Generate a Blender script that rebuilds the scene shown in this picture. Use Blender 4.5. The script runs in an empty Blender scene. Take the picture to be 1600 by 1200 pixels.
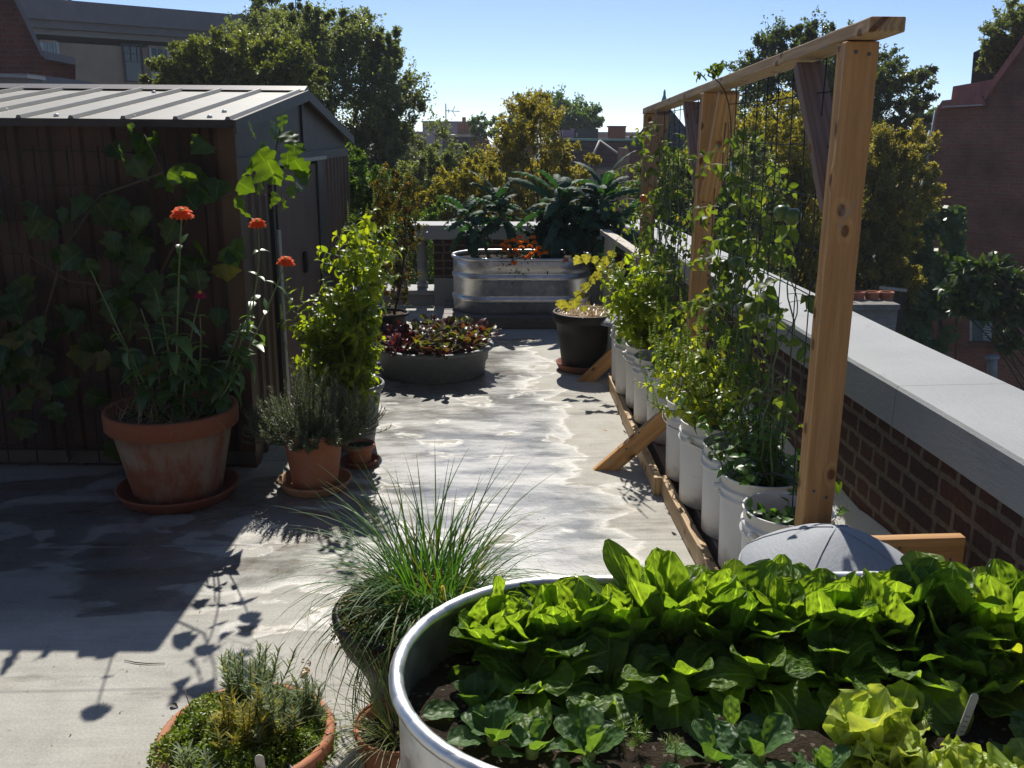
import bpy, math
import numpy as np
from mathutils import Vector, Matrix
SC = bpy.context.scene
COL = SC.collection
RS = np.random.RandomState(7)
rad = math.radians

# ------------------------------------------------------------------ camera
H = 1.65
PITCH, YAW, ROLL, FPX = rad(15.2), rad(-2.9), rad(0.5), 1452.0
cam_d = bpy.data.cameras.new('camera')
cam_d.sensor_width = 36.0
cam_d.lens = 36.0 * FPX / 1600.0
cam_d.clip_start, cam_d.clip_end = 0.05, 2000
CAM = bpy.data.objects.new('camera', cam_d)
COL.objects.link(CAM)
CM = Matrix.Rotation(YAW, 4, 'Z') @ Matrix.Rotation(math.pi/2 - PITCH, 4, 'X') @ Matrix.Rotation(ROLL, 4, 'Z')
CAM.matrix_world = Matrix.Translation((0, 0, H)) @ CM
SC.camera = CAM
_R = np.array(CM.to_3x3())

def at(px, py, y):
    """point of the scene seen at photo pixel (px, py) at distance y ahead (for the far town)"""
    r = _R @ np.array([(px-800)/FPX, -(py-600)/FPX, -1.0])
    return np.array([0, 0, H]) + r*(y/r[1])

# ------------------------------------------------------------------ sky, sun, exposure
SUN_EL, SUN_AZ = rad(46), rad(-0.5)
W = bpy.data.worlds.new('World')
SC.world = W
W.use_nodes = True
wn = W.node_tree
bg = wn.nodes['Background']
sky = wn.nodes.new('ShaderNodeTexSky')
sky.sky_type = 'NISHITA'
sky.sun_disc = False
sky.sun_elevation = SUN_EL
sky.sun_rotation = SUN_AZ
sky.air_density = 0.5
sky.dust_density = 0.2
sky.ozone_density = 3.5
wn.links.new(sky.outputs[0], bg.inputs[0])
bg.inputs[1].default_value = 0.115
sd = bpy.data.lights.new('sun', 'SUN')
sd.energy = 5.0
sd.angle = rad(0.5)
sd.color = (1.0, 0.95, 0.86)
so = bpy.data.objects.new('sun', sd)
COL.objects.link(so)
sdir = Vector((math.sin(SUN_AZ)*math.cos(SUN_EL), math.cos(SUN_AZ)*math.cos(SUN_EL), math.sin(SUN_EL)))
so.rotation_euler = sdir.to_track_quat('Z', 'Y').to_euler()
so.location = (0, 0, 30)
SC.view_settings.view_transform = 'Standard'
SC.view_settings.look = 'None'
SC.view_settings.exposure = 0.25
SC.view_settings.gamma = 1.0
SC.cycles.max_bounces = 8
SC.cycles.transmission_bounces = 6
SC.cycles.sample_clamp_indirect = 4.0

# ------------------------------------------------------------------ mesh builder
class MB:
    def __init__(s):
        s.v = []; s.f = []; s.m = []; s.r = []; s.u = []; s.n = 0
    def add(s, v, f, rnd=0.5, uv=None, mat=0):
        v = np.asarray(v, float).reshape(-1, 3); k = len(v)
        s.v.append(v)
        s.r.append(np.broadcast_to(np.asarray(rnd, float), (k,)))
        s.u.append(np.zeros((k, 2)) if uv is None else np.asarray(uv, float).reshape(-1, 2))
        for a in (f if isinstance(f, list) and len(f) and not np.isscalar(f[0]) and isinstance(f[0], np.ndarray) else [f]):
            a = np.asarray(a, int)
            if a.size == 0: continue
            if a.ndim == 1: a = a[None]
            s.f.append(a + s.n); s.m.append(np.full(len(a), mat))
        s.n += k
    def build(s, name, mats, parent=None, smooth=True, bevel=0):
        me = bpy.data.meshes.new(name)
        V = np.concatenate(s.v); me.vertices.add(len(V)); me.vertices.foreach_set('co', V.ravel())
        lens = np.concatenate([np.full(len(a), a.shape[1]) for a in s.f])
        idx = np.concatenate([a.ravel() for a in s.f])
        me.loops.add(len(idx)); me.loops.foreach_set('vertex_index', idx)
        me.polygons.add(len(lens))
        me.polygons.foreach_set('loop_start', np.concatenate([[0], np.cumsum(lens)[:-1]]))
        me.polygons.foreach_set('use_smooth', np.full(len(lens), bool(smooth)))
        mats = mats if isinstance(mats, (list, tuple)) else [mats]
        for m in mats: me.materials.append(m)
        me.polygons.foreach_set('material_index', np.concatenate(s.m))
        a = me.attributes.new('rnd', 'FLOAT', 'POINT'); a.data.foreach_set('value', np.concatenate(s.r))
        b = me.attributes.new('luv', 'FLOAT2', 'POINT'); b.data.foreach_set('vector', np.concatenate(s.u).ravel())
        me.update(calc_edges=True)
        o = bpy.data.objects.new(name, me); COL.objects.link(o)
        if parent is not None:
            o.parent = parent
            o.location = -base_of(parent)
        if bevel:
            md = o.modifiers.new('bevel', 'BEVEL'); md.width = bevel; md.segments = 2; md.limit_method = 'ANGLE'
            md.angle_limit = rad(40)
        return o

def base_of(o):
    v = Vector(o.location)
    while o.parent is not None:
        o = o.parent; v = v + Vector(o.location)
    return v

def tag(o, label, cat, group=None, kind=None):
    if kind: o['kind'] = kind
    if label: o['label'] = label
    if cat: o['category'] = cat
    if group: o['group'] = group
    return o

def thing(name, label, cat, loc=(0, 0, 0), group=None):
    o = bpy.data.objects.new(name, None); o.empty_display_size = 0.1
    COL.objects.link(o); o.location = loc
    return tag(o, label, cat, group)

def struct(o):
    o['kind'] = 'structure'; return o

BOXF = np.array([[0,1,3,2],[4,6,7,5],[0,4,5,1],[2,3,7,6],[0,2,6,4],[1,5,7,3]])
def box(mb, lo, hi, M=None, mat=0):
    x0,y0,z0 = lo; x1,y1,z1 = hi
    v = np.array([[x,y,z] for x in (x0,x1) for y in (y0,y1) for z in (z0,z1)], float)
    if M is not None: v = v @ np.array(M.to_3x3()).T + np.array(M.translation)
    mb.add(v, BOXF, mat=mat)

def board(name, p0, p1, w, h, up, m, parent, bevel=0.004):
    """one length of sawn timber from p0 to p1; local X runs along the grain"""
    p0, p1 = Vector(p0), Vector(p1); x = (p1-p0); L = x.length; x.normalize()
    z = Vector(up); z = (z - x*z.dot(x)).normalized(); y = z.cross(x)
    nx = max(2, int(L/0.12))
    mb = MB()
    xs = np.linspace(-L/2, L/2, nx+1)
    ring = np.array([[-w/2,-h/2],[w/2,-h/2],[w/2,h/2],[-w/2,h/2]])
    rs = np.random.RandomState(int(L*1000) % 9999)
    v = []
    for i, t in enumerate(xs):
        j = rs.normal(0, .0007, 2)
        v += [[t, a+j[0], b+j[1]] for a, b in ring]
    f = []
    for i in range(nx):
        for k in range(4):
            f.append([i*4+k, (i+1)*4+k, (i+1)*4+(k+1) % 4, i*4+(k+1) % 4])
    f += [[0,1,2,3], [nx*4+3, nx*4+2, nx*4+1, nx*4]]
    mb.add(v, np.array(f)[:, ::-1])
    o = mb.build(name, m, None, smooth=False, bevel=bevel)
    M = Matrix((( x.x,y.x,z.x,0),(x.y,y.y,z.y,0),(x.z,y.z,z.z,0),(0,0,0,1)))
    mid = (p0+p1)/2
    if parent is not None:
        o.parent = parent; mid = mid - base_of(parent)
    o.matrix_basis = Matrix.Translation(mid) @ M
    return o

def frames(P):
    P = np.asarray(P, float); T = np.gradient(P, axis=0)
    T /= np.linalg.norm(T, axis=1)[:, None] + 1e-12
    a = np.array([0, 0, 1.]) if abs(T[0, 2]) < .9 else np.array([1., 0, 0])
    n = a - T[0]*a.dot(T[0]); n /= np.linalg.norm(n); Ns = [n]
    for i in range(1, len(P)):
        n = Ns[-1] - T[i]*Ns[-1].dot(T[i]); n /= np.linalg.norm(n)+1e-12; Ns.append(n)
    Ns = np.array(Ns); return T, Ns, np.cross(T, Ns)

def tube(mb, P, r, k=6, rnd=.5, mat=0, cap=True):
    P = np.asarray(P, float); n = len(P); r = np.broadcast_to(np.asarray(r, float), (n,))
    T, A, B = frames(P); th = np.linspace(0, 2*np.pi, k, endpoint=False)
    v = P[:, None] + r[:, None, None]*(np.cos(th)[None, :, None]*A[:, None] + np.sin(th)[None, :, None]*B[:, None])
    i, j = np.meshgrid(np.arange(n-1), np.arange(k), indexing='ij')
    f = np.stack([i*k+j, i*k+(j+1) % k, (i+1)*k+(j+1) % k, (i+1)*k+j], -1).reshape(-1, 4)
    uv = np.stack(np.broadcast_arrays(np.linspace(0, 1, n)[:, None], th[None]/6.28), -1)
    fs = [f]
    if cap: fs += [np.arange(k)[::-1][None], (np.arange(k)+(n-1)*k)[None]]
    mb.add(v.reshape(-1, 3), fs, rnd, uv.reshape(-1, 2), mat)

def bez(p0, p1, p2, n=8):
    t = np.linspace(0, 1, n)[:, None]; p0, p1, p2 = map(np.asarray, (p0, p1, p2))
    return p0*(1-t)**2 + 2*p1*t*(1-t) + p2*t*t

def lathe(mb, prof, c=(0, 0, 0), n=48, wob=0, mat=0):
    """prof: (radius, z) from the bottom up, as a closed skin when it starts/ends at r=0"""
    prof = np.asarray(prof, float); k = len(prof); th = np.linspace(0, 2*np.pi, n, endpoint=False)
    rr = prof[:, 0][:, None]*(1+wob*np.sin(2*th+1)[None])
    v = np.stack([c[0]+rr*np.cos(th), c[1]+rr*np.sin(th), np.broadcast_to(c[2]+prof[:, 1][:, None], (k, n))], -1)
    i, j = np.meshgrid(np.arange(k-1), np.arange(n), indexing='ij')
    f = np.stack([i*n+j, i*n+(j+1) % n, (i+1)*n+(j+1) % n, (i+1)*n+j], -1).reshape(-1, 4)
    mb.add(v.reshape(-1, 3), f, mat=mat)

def stadium(hx, R, n=28):
    a = np.linspace(-np.pi/2, np.pi/2, n); s = np.linspace(-1, 1, 9)[1:-1]
    right = np.stack([hx+R*np.cos(a), R*np.sin(a)], 1); left = np.stack([-hx-R*np.cos(a), -R*np.sin(a)], 1)
    top = np.stack([-s*hx, np.full(7, R)], 1); bot = np.stack([s*hx, np.full(7, -R)], 1)
    P = np.concatenate([bot, right, top, left])
    Nn = np.concatenate([np.tile([0, -1], (7, 1)), np.stack([np.cos(a), np.sin(a)], 1), np.tile([0, 1], (7, 1)), np.stack([-np.cos(a), -np.sin(a)], 1)])
    return P, Nn

def oval(mb, prof, c, hx, R, mat=0):
    """skin of an oblong tank: prof is (outset, z)"""
    P, Nn = stadium(hx, R); n = len(P); prof = np.asarray(prof, float); k = len(prof)
    v = np.zeros((k, n, 3))
    v[:, :, :2] = P[None] + prof[:, 0][:, None, None]*Nn[None] + np.array(c[:2])
    v[:, :, 2] = c[2] + prof[:, 1][:, None]
    i, j = np.meshgrid(np.arange(k-1), np.arange(n), indexing='ij')
    f = np.stack([i*n+j, i*n+(j+1) % n, (i+1)*n+(j+1) % n, (i+1)*n+j], -1).reshape(-1, 4)
    mb.add(v.reshape(-1, 3), f, mat=mat)

def poly_extrude(mb, pts, d, mat=0):
    """flat outline (3-D points) swept by vector d"""
    p = np.asarray(pts, float); n = len(p); q = p + np.asarray(d, float)
    f = np.array([[i, (i+1) % n, n+(i+1) % n, n+i] for i in range(n)])
    mb.add(np.concatenate([p, q]), [f, np.arange(n)[::-1][None], (np.arange(n)+n)[None]], mat=mat)

def vnoise(x, y, s, seed=0):
    """smooth value noise for modelled relief"""
    rs = np.random.RandomState(seed); g = rs.rand(64, 64)
    x = np.asarray(x)*s+100; y = np.asarray(y)*s+100
    i = np.floor(x).astype(int); j = np.floor(y).astype(int); u = x-i; w = y-j
    u = u*u*(3-2*u); w = w*w*(3-2*w); i %= 64; j %= 64; i1 = (i+1) % 64; j1 = (j+1) % 64
    return (g[i, j]*(1-u)+g[i1, j]*u)*(1-w) + (g[i, j1]*(1-u)+g[i1, j1]*u)*w

# ------------------------------------------------------------------ leaves
def tpl_grid(w, nu, nv):
    a = np.linspace(0, 1, nu+1); v = np.linspace(-1, 1, nv+1)
    A, Vv = np.meshgrid(a, v, indexing='ij')
    b = Vv*np.array([w(t) for t in a])[:, None]/2
    i, j = np.meshgrid(np.arange(nu), np.arange(nv), indexing='ij'); k = nv+1
    f = np.stack([i*k+j, i*k+j+1, (i+1)*k+j+1, (i+1)*k+j], -1).reshape(-1, 4)
    return A.ravel(), b.ravel(), Vv.ravel(), f
def w_ovate(a): return max(.02, math.sin(math.pi*a**.72)**.85) if 0 < a < 1 else .03
def w_lance(a): return max(.03, math.sin(math.pi*a**.6)) if 0 < a < 1 else .04
def w_spat(a):
    t = max(0., (a-.2)/.8); return max(.10, max(0., 1-abs(2*t**1.05-1)**2.5)**.5*(.72+.28*t)) if a < 1 else .2
def w_broad(a):
    t = max(0., (a-.06)/.94); return max(.14, max(0., 1-abs(2*t**.9-1)**2.8)**.5) if t < .999 else .35
def w_grape(a):
    if a <= 0: return .3
    if a >= 1: return .03
    return (.62+.42*math.sin(math.pi*min(1, a*1.25))**1)*(1-a**3)*(1+.13*math.sin(a*19+.5))
def w_blade(a): return max(.08, (1-a**3))
def w_kale(a):
    return (.16 if a < .14 else .2+.8*math.sin(math.pi*min(1, ((a-.12)/.88)**.75))**.6*(1+.1*math.sin(a*40)))
DIA = (np.array([0, .45, 1, .45]), np.array([0, .5, 0, -.5]), np.array([0, 1., 0, -1]), np.array([[0, 1, 2], [0, 2, 3]]))
OV = tpl_grid(w_ovate, 4, 2); OV6 = tpl_grid(w_ovate, 7, 4); LAN = tpl_grid(w_lance, 4, 2)
SPAT = tpl_grid(w_spat, 14, 10); SPATS = tpl_grid(w_spat, 9, 6); BROAD = tpl_grid(w_broad, 16, 14)
GRAPE = tpl_grid(w_grape, 14, 4); BLADE = tpl_grid(w_blade, 8, 1); KALE = tpl_grid(w_kale, 24, 4)
NEED = tpl_grid(w_blade, 2, 1)

def unit(v): return v/(np.linalg.norm(v, axis=-1, keepdims=True)+1e-9)

def scatter(mb, tpl, P, T, N, L, Wd, curl=0., cup=0., ruf=0., rf=3., rnd=None, mat=0, blis=0., rs=RS):
    a, b, v, f = tpl; P = np.atleast_2d(P); n = len(P); k = len(a)
    T = unit(np.broadcast_to(np.asarray(T, float), (n, 3))); N = np.broadcast_to(np.asarray(N, float), (n, 3))
    N = unit(N - T*np.sum(N*T, 1)[:, None]); B = np.cross(N, T)
    col = lambda x: np.broadcast_to(np.asarray(x, float), (n,))[:, None]
    L, Wd, cup, ruf = col(L), col(Wd), col(cup), col(ruf); ka = col(curl)
    ka = np.where(np.abs(ka) < 1e-3, 1e-3, ka)
    A, Bq, Vq = a[None], b[None], v[None]
    cx = L*np.sin(ka*A)/ka; cn = -L*(1-np.cos(ka*A))/ka
    ph = rs.rand(n, 1)*6.28; rfv = rf*(.8+.4*rs.rand(n, 1))
    off = cup*Wd*(2*Bq)**2 + ruf*Wd*np.sin(6.28*rfv*A + ph + (Vq > 0)*1.9)*np.abs(Vq)**2.2*np.minimum(1, 2.5*np.abs(Bq)*2)
    if blis: off = off + blis*Wd*np.sin(A*23+ph)*np.sin(Vq*7+ph*2)*(1-np.abs(Vq)**4)
    nl = N[:, None]*np.cos(ka*A)[..., None] + T[:, None]*np.sin(ka*A)[..., None]
    X = P[:, None] + T[:, None]*cx[..., None] + N[:, None]*cn[..., None] + B[:, None]*(Bq*Wd)[..., None] + nl*off[..., None]
    r = rs.rand(n) if rnd is None else np.broadcast_to(np.asarray(rnd, float), (n,))
    F = (f[None] + (np.arange(n)*k)[:, None, None]).reshape(-1, f.shape[1])
    uv = np.broadcast_to(np.stack([a, v], 1)[None], (n, k, 2)).reshape(-1, 2)
    mb.add(X.reshape(-1, 3), F, np.repeat(r, k), uv, mat)

def rdir(n, rs=RS):
    return unit(rs.normal(size=(n, 3)))

def along(mb, P, t0, t1, n, L, Wd, tpl=OV, spread=1.0, droop=.3, curl=.6, cup=.25, ruf=.0, taper=.5, pairs=False, rs=RS, mat=0, jit=.25):
    """leaves set along a stem"""
    P = np.asarray(P, float); T, _, _ = frames(P)
    s = np.concatenate([[0], np.cumsum(np.linalg.norm(np.diff(P, axis=0), axis=1))]); s /= s[-1]
    t = t0 + (t1-t0)*(np.arange(n)//2*2 if pairs else np.arange(n))/max(1, n-1)
    p = np.stack([np.interp(t, s, P[:, c]) for c in range(3)], 1); tg = unit(np.stack([np.interp(t, s, T[:, c]) for c in range(3)], 1))
    k = np.arange(n); az = (k//2*1.571 + (k % 2)*3.1416 if pairs else k*2.4) + rs.rand()*6 + rs.normal(0, .3, n)
    a = np.where(np.abs(tg[:, 2:3]) < .9, np.array([[0, 0, 1.]]), np.array([[1., 0, 0]]))
    e1 = unit(np.cross(tg, a)); e2 = np.cross(tg, e1)
    rd = e1*np.cos(az)[:, None] + e2*np.sin(az)[:, None]
    d = unit(tg*np.cos(spread) + rd*np.sin(spread) + np.array([0, 0, -droop]) + rs.normal(0, jit, (n, 3)))
    nn = unit(tg*.6 + np.array([0, 0, .8]) + rs.normal(0, jit, (n, 3)))
    sz = (1-taper*(t-t0)/max(1e-6, t1-t0))*(.75+.5*rs.rand(n))
    scatter(mb, tpl, p, d, nn, L*sz, Wd*sz, curl*(.5+rs.rand(n)), cup*(.4+1.2*rs.rand(n)), ruf, rs=rs, mat=mat)
# ------------------------------------------------------------------ materials
class NT:
    def __init__(s, name):
        s.m = bpy.data.materials.new(name); s.m.use_nodes = True; s.t = s.m.node_tree
        s.b = s.t.nodes['Principled BSDF']; s.out = s.t.nodes['Material Output']
    def n(s, typ, ins=None, **props):
        x = s.t.nodes.new('ShaderNode'+typ)
        for k, v in props.items(): setattr(x, k, v)
        for k, v in (ins or {}).items(): s.set(x, k, v)
        return x
    def set(s, x, k, v):
        i = x.inputs[k]
        if isinstance(v, bpy.types.NodeSocket): s.t.links.new(v, i)
        else:
            if hasattr(i, 'default_value') and hasattr(i.default_value, '__len__') and not isinstance(v, str):
                v = tuple(v)
                if len(i.default_value) == 4 and len(v) == 3: v = v+(1,)
            i.default_value = v
    def obj(s): return s.n('TexCoord').outputs['Object']
    def attr(s, nm, o='Fac'): return s.n('Attribute', attribute_name=nm).outputs[o]
    def vec(s, v, sc=(1, 1, 1), loc=(0, 0, 0), rot=(0, 0, 0)): return s.n('Mapping', {0: v, 1: loc, 2: rot, 3: sc}).outputs[0]
    def noise(s, v, sc, det=4, ro=.55, dist=0, o=0): return s.n('TexNoise', {'Vector': v, 'Scale': sc, 'Detail': det, 'Roughness': ro, 'Distortion': dist}).outputs[o]
    def ramp(s, f, stops, interp='LINEAR'):
        r = s.n('ValToRGB', {0: f}); e = r.color_ramp.elements; r.color_ramp.interpolation = interp
        while len(e) < len(stops): e.new(.5)
        for i, (p, c) in enumerate(stops):
            e[i].position = p; c = (c, c, c) if np.isscalar(c) else c; e[i].color = tuple(c)+(1,)
        return r.outputs[0]
    def mix(s, f, a, b, mode='MIX'):
        x = s.n('Mix', data_type='RGBA', blend_type=mode); s.set(x, 0, f); s.set(x, 6, a); s.set(x, 7, b); return x.outputs[2]
    def math(s, op, a, b=0., c=0.): return s.n('Math', {0: a, 1: b, 2: c}, operation=op).outputs[0]
    def mr(s, v, a, b, c=0., d=1., sm=True):
        x = s.n('MapRange', {'Value': v, 'From Min': a, 'From Max': b, 'To Min': c, 'To Max': d}); x.interpolation_type = 'SMOOTHSTEP' if sm else 'LINEAR'
        return x.outputs[0]
    def sep(s, v): return s.n('SeparateXYZ', {0: v}).outputs
    def comb(s, x, y, z=0.): return s.n('CombineXYZ', {0: x, 1: y, 2: z}).outputs[0]
    def bump(s, h, st=.3, d=.01, nrm=None):
        i = {'Height': h, 'Strength': st, 'Distance': d}
        if nrm is not None: i['Normal'] = nrm
        return s.n('Bump', i).outputs[0]
    def p(s, **k):
        names = dict(col='Base Color', rough='Roughness', metal='Metallic', spec='Specular IOR Level', nrm='Normal', ior='IOR', coat='Coat Weight', sub='Subsurface Weight')
        for a, v in k.items(): s.set(s.b, names[a], v)
        return s.m

def simple(name, col, rough=.6, metal=0, var=.25, sc=30, bump=.1, spec=.5):
    t = NT(name); v = t.obj(); f = t.noise(v, sc, 5)
    c = t.mix(1.0, tuple(col), t.ramp(f, [(.25, 1-var), (.75, 1+var)]), 'MULTIPLY')
    return t.p(col=c, rough=rough, metal=metal, spec=spec, nrm=t.bump(f, bump, .004))

def leafmat(name, a, b, tr=(1.5, 1.7, .5), tw=.45, rough=.38, spec=.5, vein=.35, c3=None, bump=.0, bsc=(9, 3)):
    """leaf: glossy top, light passing through, veins, leaf-to-leaf variation"""
    t = NT(name); r = t.attr('rnd'); uv = t.attr('luv', 'Vector'); x = t.sep(uv)
    st = [(0, a), (.75, b)] + ([(.88, b), (1, c3)] if c3 else [])
    col = t.ramp(r, st)
    nz = t.noise(t.obj(), 14, 3)
    col = t.mix(1.0, col, t.ramp(nz, [(.3, .75), (.7, 1.2)]), 'MULTIPLY')
    av = t.math('ABSOLUTE', x[1])
    if vein:
        side = t.math('ABSOLUTE', t.math('SINE', t.math('MULTIPLY_ADD', x[0], 26., t.math('MULTIPLY', av, -9.))))
        vm = t.math('MAXIMUM', t.mr(av, .10, .03), t.math('MULTIPLY', t.mr(side, .16, .03), .5))
        col = t.mix(t.math('MULTIPLY', vm, vein), col, tuple(min(1, q*2.2+.02) for q in b))
    nrm = None
    if bump:
        wv = t.n('TexVoronoi', {'Vector': t.comb(t.math('MULTIPLY', x[0], bsc[0]), t.math('MULTIPLY', x[1], bsc[1]), t.math('MULTIPLY', r, 40.)), 'Scale': 1.0}, feature='SMOOTH_F1').outputs[0]
        nrm = t.bump(wv, bump, .012)
        t.set(t.b, 'Normal', nrm)
    t.p(col=col, rough=rough, spec=spec)
    tc = t.mix(1.0, col, tuple(tr), 'MULTIPLY')
    ti = {'Color': tc}
    if nrm is not None: ti['Normal'] = nrm
    tl = t.n('BsdfTranslucent', ti)
    ms = t.n('MixShader', {0: tw}); t.t.links.new(t.b.outputs[0], ms.inputs[1]); t.t.links.new(tl.outputs[0], ms.inputs[2])
    t.t.links.new(ms.outputs[0], t.out.inputs[0])
    return t.m

def m_deck():
    t = NT('roof_deck_coating'); v = t.obj(); s = t.sep(v)
    big = t.noise(v, 1.1, 5, .6); mid = t.noise(v, 5, 6, .65); fine = t.noise(v, 120, 3)
    col = t.ramp(mid, [(.25, (.33, .315, .28)), (.55, (.42, .405, .36)), (.8, (.47, .455, .41))])
    col = t.mix(1, col, t.ramp(fine, [(.3, .86), (.7, 1.1)]), 'MULTIPLY')
    # brush strokes of the coating run across the deck
    st = t.noise(t.vec(v, (1.2, 14, 1)), 2.2, 5, .6)
    col = t.mix(1, col, t.ramp(st, [(.3, .9), (.7, 1.06)]), 'MULTIPLY')
    # seam lines of the sheets
    sy = t.math('FRACT', t.math('MULTIPLY_ADD', s[1], .98, t.math('MULTIPLY', big, .02)))
    seam = t.mr(t.math('ABSOLUTE', t.math('SUBTRACT', sy, .5)), .012, .004)
    # ---- hose water: a broad wet run down the middle of the deck
    wob = t.noise(t.vec(v, (.9, 1.25, 1)), 2.3, 3.5, .5, .25)
    dx = t.math('ABSOLUTE', t.math('SUBTRACT', s[0], t.math('MULTIPLY_ADD', s[1], -.055, .24)))
    lane = t.mr(dx, .35, .95, 1, 0, False)
    front = t.math('MULTIPLY', t.mr(s[1], 2.35, 3.1, 0, 1), t.mr(s[1], 8.2, 7.2, 0, 1))
    lane = t.math('MULTIPLY', lane, front)
    left = t.math('MULTIPLY', t.mr(s[0], .1, -.5, 0, 1), t.math('MULTIPLY', t.mr(s[1], 2.75, 3.2, 0, 1), t.mr(s[1], 4.7, 4.2, 0, 1)))
    lf2 = t.math('MULTIPLY', t.mr(dx, .2, .5, 0, 1), t.mr(s[0], -.35, -.2, 0, .35))
    lane = t.math('MAXIMUM', lane, t.math('MULTIPLY', left, .62))
    h = t.math('ADD', t.math('MULTIPLY', lane, .62), t.math('MULTIPLY', t.math('SUBTRACT', wob, .5), 1.35))
    # small dry islands inside the water
    isl = t.noise(t.vec(v, (.8, 1.5, 1)), 2.9, 4, .55, .5)
    h = t.math('SUBTRACT', h, t.math('MULTIPLY', t.mr(isl, .55, .70, 0, 1), .46))
    h = t.math('ADD', h, t.math('MULTIPLY', t.math('SUBTRACT', t.noise(v, 17, 5, .65), .5), .16))
    h = t.math('SUBTRACT', h, t.math('MULTIPLY', seam, .12))
    wet = t.mr(h, .30, .345, 0, 1)
    rim = t.math('MULTIPLY', t.mr(h, .22, .31, 0, 1), t.mr(h, .56, .33, 0, 1))
    # silt stains left by water
    silt = t.math('MULTIPLY', t.mr(t.noise(t.vec(v, (1, 2.2, 1)), 3.1, 7, .66), .50, .66, 0, 1), t.mr(h, .1, .4, 0, 1))
    col = t.mix(t.math('MULTIPLY', silt, .8), col, (.17, .115, .055))
    stain_shade = t.math('MULTIPLY', t.math('MAXIMUM', t.mr(t.noise(t.vec(v, (.5, 2.2, 1)), 1.7, 8, .68), .55, .66, 0, 1), t.math('MULTIPLY', t.mr(t.math('ADD', s[0], t.math('MULTIPLY', mid, .6)), -.45, -1.0, 0, 1), t.mr(t.math('ADD', s[1], t.math('MULTIPLY', big, .5)), 3.15, 3.4, 0, 1))), .5)  # scattered stains, plus darker colour at left that deepens the shed's shade
    col = t.mix(stain_shade, col, (.10, .088, .07))
    wc = t.mix(1, col, (.55, .555, .56), 'MULTIPLY')
    col = t.mix(wet, col, wc)
    col = t.mix(t.math('MULTIPLY', seam, .35), col, (.13, .13, .125))
    spots = t.mr(t.noise(v, 38, 2, .5), .70, .74, 0, 1)
    col = t.mix(t.math('MULTIPLY', spots, .5), col, (.11, .105, .095))
    ro = t.math('MULTIPLY_ADD', wet, -.58, .78)
    ro = t.math('ADD', t.math('MULTIPLY', ro, t.math('SUBTRACT', 1., rim)), t.math('MULTIPLY', rim, .40))
    rip = t.noise(v, 22, 3, .5)
    nb = t.bump(t.math('ADD', t.math('MULTIPLY', fine, .5), t.math('MULTIPLY', st, .6)), .35, .004)
    nb = t.bump(h, .15, .01, nb)
    sp = t.math('ADD', t.math('MULTIPLY', rim, .45), .3)
    t.p(col=col, rough=ro, spec=sp, nrm=nb)
    # the film of standing water
    cb = t.n('Bump', {'Height': t.math('ADD', rip, t.math('MULTIPLY', t.noise(v, 90, 2), .4)), 'Strength': .24, 'Distance': .004}).outputs[0]
    t.set(t.b, 'Coat Weight', t.math('MULTIPLY', wet, t.math('SUBTRACT', 1., t.math('MULTIPLY', rim, .6))))
    gl = t.noise(t.vec(v, (.6, 1.7, 1)), 2.8, 7, .68); t.set(t.b, 'Coat Roughness', t.mr(gl, .34, .66, .17, .45)); t.set(t.b, 'Coat IOR', 1.5); t.set(t.b, 'Coat Normal', cb)
    return t.m

def m_brick(name, c1, c2, mort, bw=.215, bh=.075, ms=.012, dark=.35, stain=.4, flip=1.):
    t = NT(name); v = t.obj(); s = t.sep(v)
    uv = t.comb(t.math('MULTIPLY_ADD', s[1], flip, s[0]), s[2], 0.)
    wv = t.n('VectorMath', {0: uv, 1: t.n('VectorMath', {0: t.noise(v, 12, 3, o=1), 'Scale': .022}, operation='SCALE').outputs[0]}, operation='ADD').outputs[0]
    br = t.n('TexBrick', {'Vector': wv, 'Color1': c1+(1,), 'Color2': c2+(1,), 'Mortar': mort+(1,), 'Scale': 1.0, 'Mortar Size': ms, 'Mortar Smooth': .25, 'Bias': -.1, 'Brick Width': bw, 'Row Height': bh}, squash=.55, squash_frequency=2, offset_frequency=2)
    f = t.noise(v, 45, 5, .6); g = t.noise(v, 1.4, 4)
    c = t.mix(1, br.outputs[0], t.ramp(f, [(.25, 1-dark), (.75, 1.2)]), 'MULTIPLY')
    c = t.mix(1, c, t.ramp(g, [(.3, 1-stain), (.65, 1.1)]), 'MULTIPLY')
    hh = t.math('ADD', t.math('MULTIPLY', br.outputs[1], -1.), t.math('MULTIPLY', f, .35))
    return t.p(col=c, rough=.85, nrm=t.bump(hh, .7, .01), spec=.25)

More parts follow.
